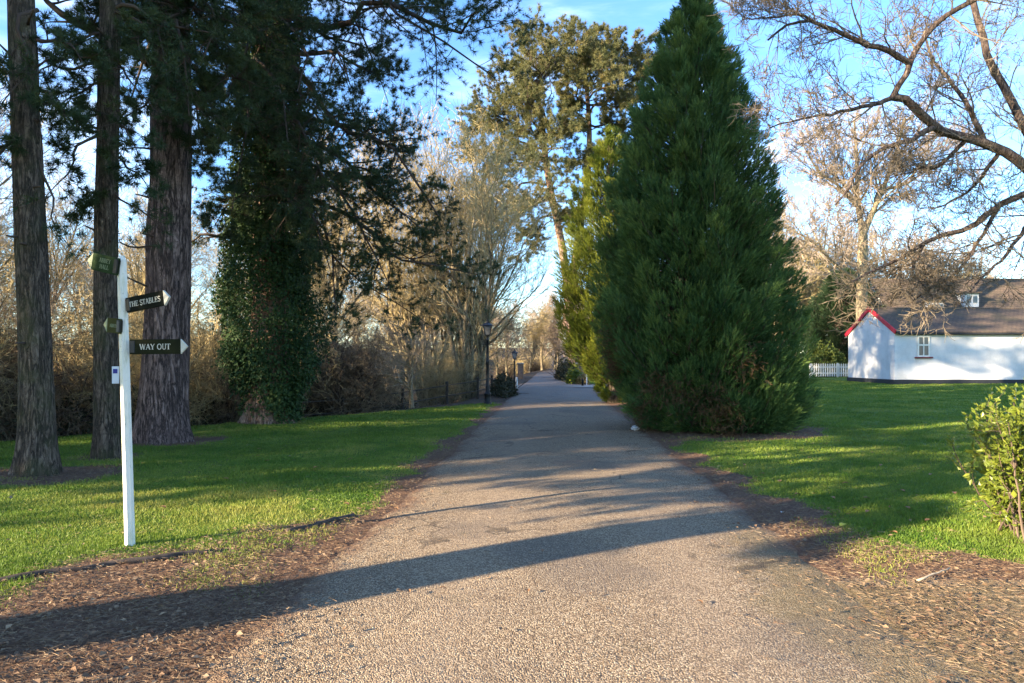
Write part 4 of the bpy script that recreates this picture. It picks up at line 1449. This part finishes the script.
g.build('pickets', MAT['white_paint'], pf)
gr_.build('rail', MAT['white_paint'], pf)
for x in (24.45, 26.7, 29.0, 31.2):
    Geo().box((x, 56.1, zb + .55), (.12, .12, 1.25), bev=.015).build('post', MAT['white_paint'], pf)

# ------------------------------------------------------------------ street furniture
def lathe(G, c, prof, sides=16):
    P = np.array([[c[0], c[1], c[2] + z] for z, r in prof])
    G.tubes(P + np.array([0, 0, 0]), np.array([r for z, r in prof]), sides, cap=True)


def lamp(base, h, label, yaw=0.0):
    r = thing('street_lamp', label, 'street lamp', base, 'black lamp posts on the left of the drive')
    g = Geo()
    lathe(g, base, [(-.15, .14), (.06, .14), (.09, .115), (.30, .105), (.33, .125), (.38, .125), (.42, .085), (.55, .065), (.62, .075), (.66, .055), (h * .5, .055), (h * .5 + .03, .07), (h * .5 + .07, .052),
                    (h - .68, .045), (h - .66, .06), (h - .62, .06), (h - .60, .03), (h - .52, .03), (h - .50, .075), (h - .48, .075)])
    z = base[2] + h - .80
    g.tubes(np.array([[base[0] - .2, base[1], z], [base[0] + .2, base[1], z]]), np.array([.013, .013]), 8, cap=True)
    g.build('pole', MAT['iron'], r, True)
    # lantern: tapered glass box, frame bars, roof and finial
    zl, zt = base[2] + h - .47, base[2] + h - .14
    a, b = .085, .15
    cnr = [(-1, -1), (1, -1), (1, 1), (-1, 1)]
    g = Geo()
    v = [(base[0] + x * a * .93, base[1] + y * a * .93, zl) for x, y in cnr] + [(base[0] + x * b * .93, base[1] + y * b * .93, zt) for x, y in cnr]
    g.add(v, [(0, 1, 5, 4), (1, 2, 6, 5), (2, 3, 7, 6), (3, 0, 4, 7)])
    gl = g.build('lantern_glass', MAT['lantern_glass'], r)
    g = Geo()
    for x, y in cnr:
        g.tubes(np.array([[base[0] + x * a, base[1] + y * a, zl], [base[0] + x * b, base[1] + y * b, zt]]), np.array([.011, .011]), 5)
    for k in range(4):
        p, q = cnr[k], cnr[(k + 1) % 4]
        for s, zz in ((a, zl), (b, zt)):
            g.tubes(np.array([[base[0] + p[0] * s, base[1] + p[1] * s, zz], [base[0] + q[0] * s, base[1] + q[1] * s, zz]]), np.array([.012, .012]), 5)
    g.build('lantern_frame', MAT['iron'], r)
    g = Geo()
    P = np.array([[base[0], base[1], zt + q] for q in (.005, .02, .09, .11, .15, .16, .20, .23)])
    g.tubes(P, np.array([.235, .225, .10, .075, .07, .03, .03, .004]), 4, cap=True)
    g.build('lantern_roof', MAT['iron'], r)
    return r


l1 = on_ground(487.5, 404.5)
lamp((l1[0], l1[1], gz(l1[0], l1[1])), 2.95, 'black cast-iron lamp post with glass lantern on the lawn tip left of the drive')
lamp((.15, 40.0, gz(.15, 40)), 2.15, 'smaller distant black lamp post beside the drive beyond the first one')

# post and rail fence along the wood
fr = thing('wood_fence', 'weathered post and rail fence along the foot of the wood, left of the lamp', 'fence', (-3.2, 25.2, gz(-3.2, 25.2)))
pts = [(-7.2, 20.0), (-5.5, 22.2), (-3.9, 24.4), (-2.5, 26.3), (-1.4, 28.0), (-.9, 30.6)]
tops = []
for (x, y) in pts:
    z = gz(x, y)
    Geo().box((x, y, z + .4), (.10, .10, 1.0), bev=.02).build('post', MAT['grey_wood'], fr)
    tops.append((x, y, z))
tops = np.array(tops)
for h_ in (.35, .75):
    Geo().tubes(tops + np.array([0, 0, h_]), np.full(len(tops), .022), 6).build('rail', MAT['grey_wood'], fr)
# things at the far verge
def pillar(px, d, w, h, label):
    x = (px - CX) / F_PX * d
    r = thing('brick_pillar', label, 'pillar', (x, d, gz(x, d)))
    z = gz(x, d)
    Geo().box((x, d, z + h / 2 - .05), (w, w, h + .1)).build('shaft', MAT['brick'], r)
    Geo().box((x, d, z + h + .04), (w + .12, w + .12, .10), bev=.02).build('cap', MAT['side_path'], r)


pillar(520.5, 58, .50, 1.25, 'brick gate pillar left of the far drive')
pillar(581, 52, .72, 1.30, 'tan brick pillar right of the far drive, behind the sign pole')
sp = thing('sign_pole', 'thin pale metal pole with a small plate where the side path leaves the drive', 'sign', (4.62, 42.3, gz(4.62, 42.3)))
z = gz(4.62, 42.3)
Geo().tubes(np.array([[4.62, 42.3, z - .1], [4.62, 42.3, z + 1.55]]), np.array([.035, .035]), 8, cap=True).build('pole', MAT['stone_white'], sp)
Geo().box((4.62, 42.25, z + 1.48), (.22, .02, .14)).build('plate', MAT['steel'], sp)
bo = Geo()
z = gz(4.25, 41.2)
lathe(bo, (4.25, 41.2, z), [(-.1, .06), (.36, .06), (.37, .075), (.42, .075), (.46, .04)], 10)
b_ = bo.build('bollard', MAT['iron'], None, True, (4.25, 41.2, z))
tag(b_, 'short black bollard at the corner of the drive and the side path', 'bollard')
bo = Geo()
z = gz(.25, 37)
lathe(bo, (.25, 37, z), [(-.1, .07), (.62, .065), (.66, .04)], 10)
b_ = bo.build('marker_post', MAT['stone_white'], None, True, (.25, 37, z))
tag(b_, 'short pale marker post on the left verge past the low hedge', 'post')

# ------------------------------------------------------------------ finger post
fpb = on_ground(130, 550)
fpb[2] = gz(fpb[0], fpb[1])
fp = thing('finger_post', 'white wooden finger post with four green direction boards on the left lawn', 'signpost', fpb)
top = at(121.5, 256, 5.76)
ax = norm((top - fpb)[None])[0]
H = np.linalg.norm(top - fpb)
g = Geo()
# octagonal shaft with chamfered cap
q = np.array([-.2, 0, H - .04, H - .035, H])
g.tubes(fpb[None] + ax[None] * q[:, None], np.array([.043, .043, .039, .039, .022]), 8, cap=True)
g.build('post', MAT['post_paint'], fp)

SER = .05
GL = {}


def arc(cx, cy, rx, ry, a0, a1, n=12):
    return [(cx + rx * math.cos(R(a)), cy + ry * math.sin(R(a))) for a in np.linspace(a0, a1, n)]


# serif capitals: width, strokes (points, thickness)
TK, TN = .17, .075
def srf(x, y, w=.15):
    return ([(x - w, y), (x + w, y)], .06)


GL['T'] = (.78, [([(.39, 0), (.39, 1)], TK), ([(.02, .97), (.76, .97)], TN), ([(.04, .98), (.04, .78)], .06), ([(.74, .98), (.74, .78)], .06), srf(.39, .03, .18)])
GL['H'] = (.92, [([(.2, 0), (.2, 1)], TK), ([(.72, 0), (.72, 1)], TK), ([(.2, .52), (.72, .52)], TN), srf(.2, .03), srf(.2, .97), srf(.72, .03), srf(.72, .97)])
GL['E'] = (.78, [([(.2, 0), (.2, 1)], TK), ([(.05, .97), (.68, .97)], TN), ([(.2, .52), (.55, .52)], TN), ([(.05, .03), (.70, .03)], TN), ([(.67, .98), (.67, .78)], .06), ([(.69, .02), (.69, .25)], .06), ([(.54, .65), (.54, .4)], .05)])
GL['S'] = (.66, [(arc(.34, .74, .24, .24, 20, 270, 14) + arc(.34, .25, .25, .25, 90, -160, 14)[1:], .13), ([(.56, .98), (.56, .76)], .05), ([(.10, .02), (.10, .26)], .05)])
GL['A'] = (.86, [([(.10, 0), (.43, 1)], .08), ([(.43, 1), (.76, 0)], TK), ([(.24, .35), (.62, .35)], TN), srf(.10, .03, .12), srf(.76, .03, .13)])
GL['B'] = (.80, [([(.2, 0), (.2, 1)], TK), ([(.05, .97), (.4, .97)] + arc(.4, .755, .22, .22, 90, -90) + [(.2, .53)], .09), ([(.2, .53), (.44, .53)] + arc(.44, .28, .25, .25, 90, -90) + [(.05, .03)], .10)])
GL['L'] = (.74, [([(.2, 0), (.2, 1)], TK), ([(.05, .03), (.68, .03)], TN), ([(.67, .02), (.67, .25)], .06), srf(.2, .97)])
GL['W'] = (1.16, [([(.10, 1), (.36, 0)], TK), ([(.36, 0), (.58, .95)], .08), ([(.58, .95), (.82, 0)], TK), ([(.82, 0), (1.06, 1)], .08), srf(.1, .97, .12), srf(1.06, .97, .1), srf(.58, .97, .1)])
GL['Y'] = (.82, [([(.10, 1), (.42, .45)], TK), ([(.74, 1), (.42, .45)], .08), ([(.42, 0), (.42, .48)], TK), srf(.1, .97, .12), srf(.74, .97, .11), srf(.42, .03, .16)])
GL['O'] = (.90, [(arc(.45, .5, .36, .47, 0, 360, 26), .13)])
GL['U'] = (.86, [([(.2, 1), (.2, .3)] + arc(.45, .3, .25, .28, 180, 360, 10) + [(.70, 1)], .12), srf(.2, .97), srf(.70, .97, .13)])
GL[' '] = (.42, [])


def board(z_px, x0, x1, tilt_pt, d0, hgt, col, lines_, tipcol, textcol, dirv, length, thick=.022, txt_h=.052, tip=.055):
    """finger board: starts at the post, points along dirv (tilted)"""
    start = at(x0, z_px, d0)
    u = norm(np.asarray(dirv, float)[None])[0]
    n_ = norm(np.cross(u, np.array([0, 0, 1.0]))[None])[0]
    if n_[1] > 0:
        n_ = -n_
    w = norm(np.cross(n_, u)[None])[0]
    if w[2] < 0:
        w = -w
    L = length
    bd = Geo().box(start + u * L / 2, (L, thick, hgt), u, n_, w, bev=.003).build('finger_board', MAT[col], fp)
    a = start + u * L
    v = []
    for s in (-1, 1):
        v += [a + w * hgt * .5 + n_ * s * thick * .5, a - w * hgt * .5 + n_ * s * thick * .5, a + u * tip + n_ * s * thick * .5]
    g = Geo().add(v, [(0, 1, 2), (3, 5, 4)])
    g.F.append(np.array([(0, 3, 4, 1), (1, 4, 5, 2), (2, 5, 3, 0)]))
    g.T.append(np.full(3, .5))
    g.build('arrow_tip', MAT[tipcol], bd)
    Geo().box(start + u * .022, (.044, thick + .012, hgt * .82), u, n_, w, bev=.004).build('bracket', MAT['iron'], bd)
    # lettering
    e_ = u if u[0] > 0 else -u      # reading direction
    T = Geo()
    nl_ = len(lines_)
    for k, s in enumerate(lines_):
        wd = sum(GL[ch][0] for ch in s) * txt_h * .93
        c = start + u * L * .50 + w * ((nl_ - 1) / 2 - k) * txt_h * 1.45
        p0 = c - e_ * wd / 2 - w * txt_h / 2 + n_ * (thick / 2 + .0015)
        for ch in s:
            gw, st = GL[ch]
            for (pl, tk) in st:
                pl = np.array(pl, float)
                Q = p0[None] + (pl[:, :1] * e_[None] * .93 + pl[:, 1:] * w[None]) * txt_h
                for i in range(len(Q) - 1):
                    dd = norm((Q[i + 1] - Q[i])[None])[0]
                    sd = np.cross(dd, n_)
                    hw_ = tk * txt_h / 2
                    ex = dd * hw_ * (.5 if len(Q) > 2 else 0)
                    T.box((Q[i] + Q[i + 1]) / 2, (np.linalg.norm(Q[i + 1] - Q[i]) + 2 * np.linalg.norm(ex), 2 * hw_, .0016 + .0003 * (i % 3)), dd, sd, n_)
            p0 = p0 + e_ * gw * txt_h * .93
    T.build('lettering', MAT[textcol], bd)
    return bd


# upper right, lower right, upper left, lower left
board(305.5, 127, 0, 0, 5.74, .125, 'board_green_shaded', ['THE STABLES'], 'cream', 'cream', (.93, -.30, .13), .40, txt_h=.044)
board(347, 130.0, 0, 0, 5.73, .125, 'board_olive_shaded', ['WAY OUT'], 'cream', 'cream', (1, .05, .012), .42, txt_h=.047)
board(267.0, 118.5, 0, 0, 5.70, .145, 'board_light_green', ['ABBEY', 'HALL'], 'faded_cream', 'faded_cream', (-.86, .33, .20), .30, txt_h=.036)
board(326.5, 121.0, 0, 0, 5.70, .125, 'board_pale_olive', ['ABBEY'], 'faded_cream', 'faded_cream', (-.80, .48, .09), .19, txt_h=.028)

# small notice on the slim pine
nb = at(115.5, 375, 10.72)
nt = thing('tree_notice', 'small white notice with a blue square, fixed to the slim pine behind the post', 'notice', nb)
Geo().box(nb, (.11, .012, .27), bev=.003).build('plate', MAT['paper'], nt)
Geo().box(nb + np.array([.0, -.0075, .06]), (.07, .003, .07)).build('emblem', MAT['blue_ink'], nt)

# ------------------------------------------------------------------ small things on the ground
def edging(p, q, h, w):
    n = 16
    P = np.stack([np.asarray(p) * (1 - t) + np.asarray(q) * t for t in np.linspace(0, 1, n)])
    P[:, 2] = terrain(P[:, 0], P[:, 1]) + h * .35 + RNG.normal(size=n) * .006
    P[:, :2] += RNG.normal(size=(n, 2)) * .012
    g = Geo().tubes(P, np.full(n, w) * RNG.uniform(.75, 1.2, n), 7, cap=True)
    return g.build('edging_log', MAT['old_wood'], None, True, None)


o = edging((-3.75, 4.70, 0), (-2.40, 5.62, 0), .02, .026)
tag(o, 'weathered dark edging log half buried in the grass in front of the finger post', 'edging')
o = edging((-2.05, 6.25, 0), (-1.62, 7.0, 0), .02, .026)
tag(o, 'short broken piece of dark edging further along the left verge', 'edging')

g = Geo()
sx, sy = 2.80, 15.55
V = norm(RNG.normal(size=(60, 3)))
import bmesh
bm = bmesh.new()
for v in V:
    bm.verts.new(Vector(v * np.array([.10, .08, .07]) * RNG.uniform(.85, 1.15)))
bmesh.ops.convex_hull(bm, input=bm.verts)
me = bpy.data.meshes.new('white_stone')
bm.to_mesh(me)
bm.free()
me.materials.append(MAT['stone_white'])
o = bpy.data.objects.new('white_stone', me)
COL.objects.link(o)
o.location = (sx, sy, gz(sx, sy) + .04)
tag(o, 'white stone lying at the left foot of the big dark cypress', 'stone')

P = path([on_ground(918, 585) + np.array([0, 0, .03]), on_ground(932, 581) + np.array([0, 0, .045]), on_ground(950, 575) + np.array([0, 0, .05])], 8)
P[:, 2] += terrain(P[:, 0], P[:, 1])
P[:, :2] += RNG.normal(size=(8, 2)) * .008
tag(Geo().tubes(P, np.linspace(.009, .004, 8), 6, cap=True).build('fallen_stick', MAT['pale_stick'], None, True), 'pale fallen stick on the needle litter at the lower right', 'stick')


def fallen(px, py, mat, sz, label, group=None):
    p = on_ground(px, py)
    p[2] = gz(p[0], p[1]) + .03
    if abs(p[0] - drive_c(p[1])) < drive_hw(p[1]):
        p[2] = .052
    a = RNG.uniform(0, 6.28)
    d = np.array([math.cos(a), math.sin(a), .12])
    s = np.array([-math.sin(a), math.cos(a), 0])
    t = np.linspace(0, 1, 6)
    wv = np.array([.06, .75, 1, .85, .5, .03]) * sz * .32
    c = p[None] + d[None] * (t * sz)[:, None]
    c[:, 2] += np.sin(t * PI) * sz * .15
    up = np.array([0, 0, sz * .12])
    v = np.concatenate([c - s * wv[:, None] + up, c, c + s * wv[:, None] + up])
    f = [(i, i + 6, i + 7, i + 1) for i in range(5)] + [(i + 6, i + 12, i + 13, i + 7) for i in range(5)]
    o = Geo().add(v, f).build('fallen_leaf', MAT[mat], None, True, p)
    return tag(o, label, 'leaf', group)


fallen(840, 533, 'leaf_yellow', .095, 'curled yellow-green leaf on the edge of the right lawn')
fallen(783, 516, 'stone_white', .06, 'pale upturned leaf on the litter edge beside the right lawn')
GLF = 'brown leaves scattered on the right lawn'
for (px, py) in ((720, 482), (745, 470), (812, 462), (880, 470), (930, 480), (955, 500), (910, 515), (835, 505), (760, 478), (795, 522), (842, 489), (800, 500), (870, 505), (905, 498), (866, 520), (925, 528), (780, 487), (890, 540), (855, 515)):
    fallen(px, py, 'leaf_brown', .07, 'small curled brown leaf lying on the right lawn', GLF)

GLL = 'brown leaves scattered on the left lawn'
for i in range(16):
    fallen(RNG.uniform(150, 400), RNG.uniform(448, 520), 'leaf_brown', .07, 'small curled brown leaf lying on the left lawn', GLL)
GLD = 'brown leaves dropped on the drive'
for i in range(14):
    fallen(RNG.uniform(400, 760), RNG.uniform(470, 640), 'leaf_brown', .045, 'tiny brown leaf dropped on the tarmac of the drive', GLD)

# ------------------------------------------------------------------ grass blades and needle litter
def scatter(n, ymin, ymax, xmin, xmax):
    d = ymin * (ymax / ymin) ** RNG.random(n)
    x = RNG.uniform(xmin, xmax, n) * d
    return x, d


def grass():
    n = 1150000
    x, y = scatter(n, 3.3, 58, -.86, .86)
    gm, wm, vm = ground_masks(x, y)
    left = x < drive_c(y)
    jit = RNG.normal(0, .16, n)
    e = np.abs(x - drive_c(y)) - drive_hw(y)
    # thin patches reach out over the litter
    patch = smooth(.44, .64, fbm(x, y, 1.5, 55)) * smooth(.12, .5, e) * np.where(left, smooth(4.2, 4.9, y), smooth(4.6, 5.4, y))
    keep = ((gm + jit > .58) | (RNG.random(n) < patch * .42)) & (wm < .4) & (e > .02)
    for (tx, ty, tr) in ((4.45, 15.7, 1.9), (3.8, 25.6, 1.4), (-6.72, 13.2, .7), (-6.1, 17.1, .7)):
        keep &= np.hypot(x - tx, y - ty) > tr
    keep &= ~((x > 23.4) & (y > 41.9))
    x, y, gm = x[keep], y[keep], gm[keep]
    n = len(x)
    z = terrain(x, y) - .004
    tall_ = fbm(x, y, 1.4, 51)
    hgt = (.012 + .036 * tall_) * RNG.uniform(.55, 1.35, n) * (1 + .022 * y)
    edge_ = np.clip((1 - gm) * 1.2, 0, 1)  # edge blades go yellower in tint: sunlit look put into the colour
    a = RNG.uniform(0, 2 * PI, n)
    lean = RNG.uniform(.15, 1.0, n)
    D = norm(np.stack([np.cos(a) * lean, np.sin(a) * lean, np.ones(n)], -1))
    tint = np.clip(RNG.normal(.40, .16, n) + (fbm(x, y, .8, 61) - .5) * .7 + (fbm(x, y, 4, 64) - .5) * .5 + .45 * smooth(.58, .72, fbm(x, y, .55, 66)) - .25 * smooth(.6, .7, fbm(x, y, 2.2, 67)) + edge_ * .38 + (RNG.random(n) < .06) * .4, 0, 1)
    B = np.stack([x, y, z], -1)
    G = Geo().needles(B, D, hgt, .0013 + .00052 * y, tint)
    o = kind(G.build('lawn_grass', MAT['grass_blade']), 'stuff')
    tag(o, 'short green lawn grass on both sides of the drive', 'grass')


grass()


def straw():
    n = 190000
    x, y = scatter(n, 2.9, 19, -.86, .86)
    gm, wm, vm = ground_masks(x, y)
    e = np.abs(x - drive_c(y)) - drive_hw(y)
    inside = np.clip(-e, 0, 9)
    pr = np.where(e > 0, .25 + .75 * (1 - gm), np.exp(-inside / .22) * .8 + .012)
    pr *= .25 + 1.1 * fbm(x, y, 1.1, 71)
    pr = np.where(wm > .3, 0, pr)
    pr = np.where((e > 0) & (gm > .8), pr * .16, pr)
    k = RNG.random(n) < pr
    x, y, e = x[k], y[k], e[k]
    n = len(x)
    z = np.where(e > -.05, terrain(x, y) + .010, .012 + .035 * (1 - (np.abs(x - drive_c(y)) / drive_hw(y)) ** 2) + .012) + RNG.random(n) * .015
    a = RNG.uniform(0, 2 * PI, n)
    D = norm(np.stack([np.cos(a), np.sin(a), RNG.normal(0, .12, n)], -1))
    G = Geo().needles(np.stack([x, y, z], -1), D, RNG.uniform(.025, .085, n), .0009 + .00018 * y, np.clip(RNG.normal(.45, .3, n), 0, 1))
    q = RNG.choice(n, min(n, 3400), replace=False)
    sz_ = RNG.uniform(.012, .045, len(q))
    G.leaves(np.stack([x[q], y[q], z[q] + .004], -1), norm(D[q] + np.array([0, 0, .1])), sz_, sz_ * RNG.uniform(.25, .45, len(q)), np.clip(RNG.normal(.25, .25, len(q)), 0, 1), np.tile([0, 0, 1.], (len(q), 1)))
    o = kind(G.build('needle_litter', MAT['straw']), 'stuff')
    tag(o, 'fallen pine needles and straw along both edges of the drive', 'litter')


straw()

# ------------------------------------------------------------------ sky, sun, camera
w = bpy.data.worlds.new('World')
S.world = w
w.use_nodes = True
nt = w.node_tree
bg = nt.nodes['Background']
sky = nt.nodes.new('ShaderNodeTexSky')
sky.sky_type = 'NISHITA'
sky.sun_disc = False
sky.sun_elevation = SUN_EL
sky.sun_rotation = math.atan2(-SUN_AZ[0], -SUN_AZ[1])
sky.altitude = 50
sky.air_density = 1.0
sky.dust_density = 0.15
sky.ozone_density = 3.5
tc = nt.nodes.new('ShaderNodeTexCoord')
mp = nt.nodes.new('ShaderNodeMapping')
mp.inputs['Scale'].default_value = (2.2, 2.2, 9.0)
mp.inputs['Rotation'].default_value = (0.12, 0.1, 0.4)
nt.links.new(tc.outputs['Generated'], mp.inputs['Vector'])
nz = nt.nodes.new('ShaderNodeTexNoise')
nz.inputs['Scale'].default_value = 1.6
nz.inputs['Detail'].default_value = 6
nz.inputs['Roughness'].default_value = .55
nz.inputs['Distortion'].default_value = .6
nt.links.new(mp.outputs['Vector'], nz.inputs['Vector'])
mr = nt.nodes.new('ShaderNodeMapRange')
mr.interpolation_type = 'SMOOTHSTEP'
mr.inputs[1].default_value = .47
mr.inputs[2].default_value = .78
mr.inputs[3].default_value = 0
mr.inputs[4].default_value = .32
nt.links.new(nz.outputs['Fac'], mr.inputs[0])
mx = nt.nodes.new('ShaderNodeMix')
mx.data_type = 'RGBA'
nt.links.new(mr.outputs[0], mx.inputs[0])
hs = nt.nodes.new('ShaderNodeHueSaturation')
hs.inputs['Saturation'].default_value = 1.10
hs.inputs['Hue'].default_value = 0.506
nt.links.new(sky.outputs[0], hs.inputs['Color'])
nt.links.new(hs.outputs[0], mx.inputs[6])
mx.inputs[7].default_value = (5.6, 6.2, 7.2, 1)
nt.links.new(mx.outputs[2], bg.inputs['Color'])
bg.inputs['Strength'].default_value = 0.115

sl = bpy.data.lights.new('sun', 'SUN')
sl.energy = 4.6
sl.angle = R(0.5)
sl.color = (1.0, .81, .57)
so = bpy.data.objects.new('sun', sl)
COL.objects.link(so)
dv = Vector((SUN_AZ[0] * math.cos(SUN_EL), SUN_AZ[1] * math.cos(SUN_EL), -math.sin(SUN_EL)))
so.rotation_euler = dv.to_track_quat('-Z', 'Y').to_euler()
so.location = (-20, -12, 20)

cam = bpy.data.cameras.new('camera')
cam.sensor_width = 36
cam.lens = F_PX / 1024 * 36
cam.shift_y = (HY - 341.5) / 1024
cam.clip_end = 2000
co = bpy.data.objects.new('camera', cam)
COL.objects.link(co)
co.location = (0, 0, EYE)
co.rotation_euler = (PI / 2, 0, 0)
S.camera = co

S.view_settings.view_transform = 'Standard'
S.view_settings.look = 'None'
S.view_settings.exposure = 2.35
S.view_settings.gamma = 1
S.cycles.use_denoising = True
S.cycles.max_bounces = 6
S.cycles.diffuse_bounces = 3
S.cycles.transparent_max_bounces = 4
S.cycles.caustics_reflective = False
S.cycles.caustics_refractive = False
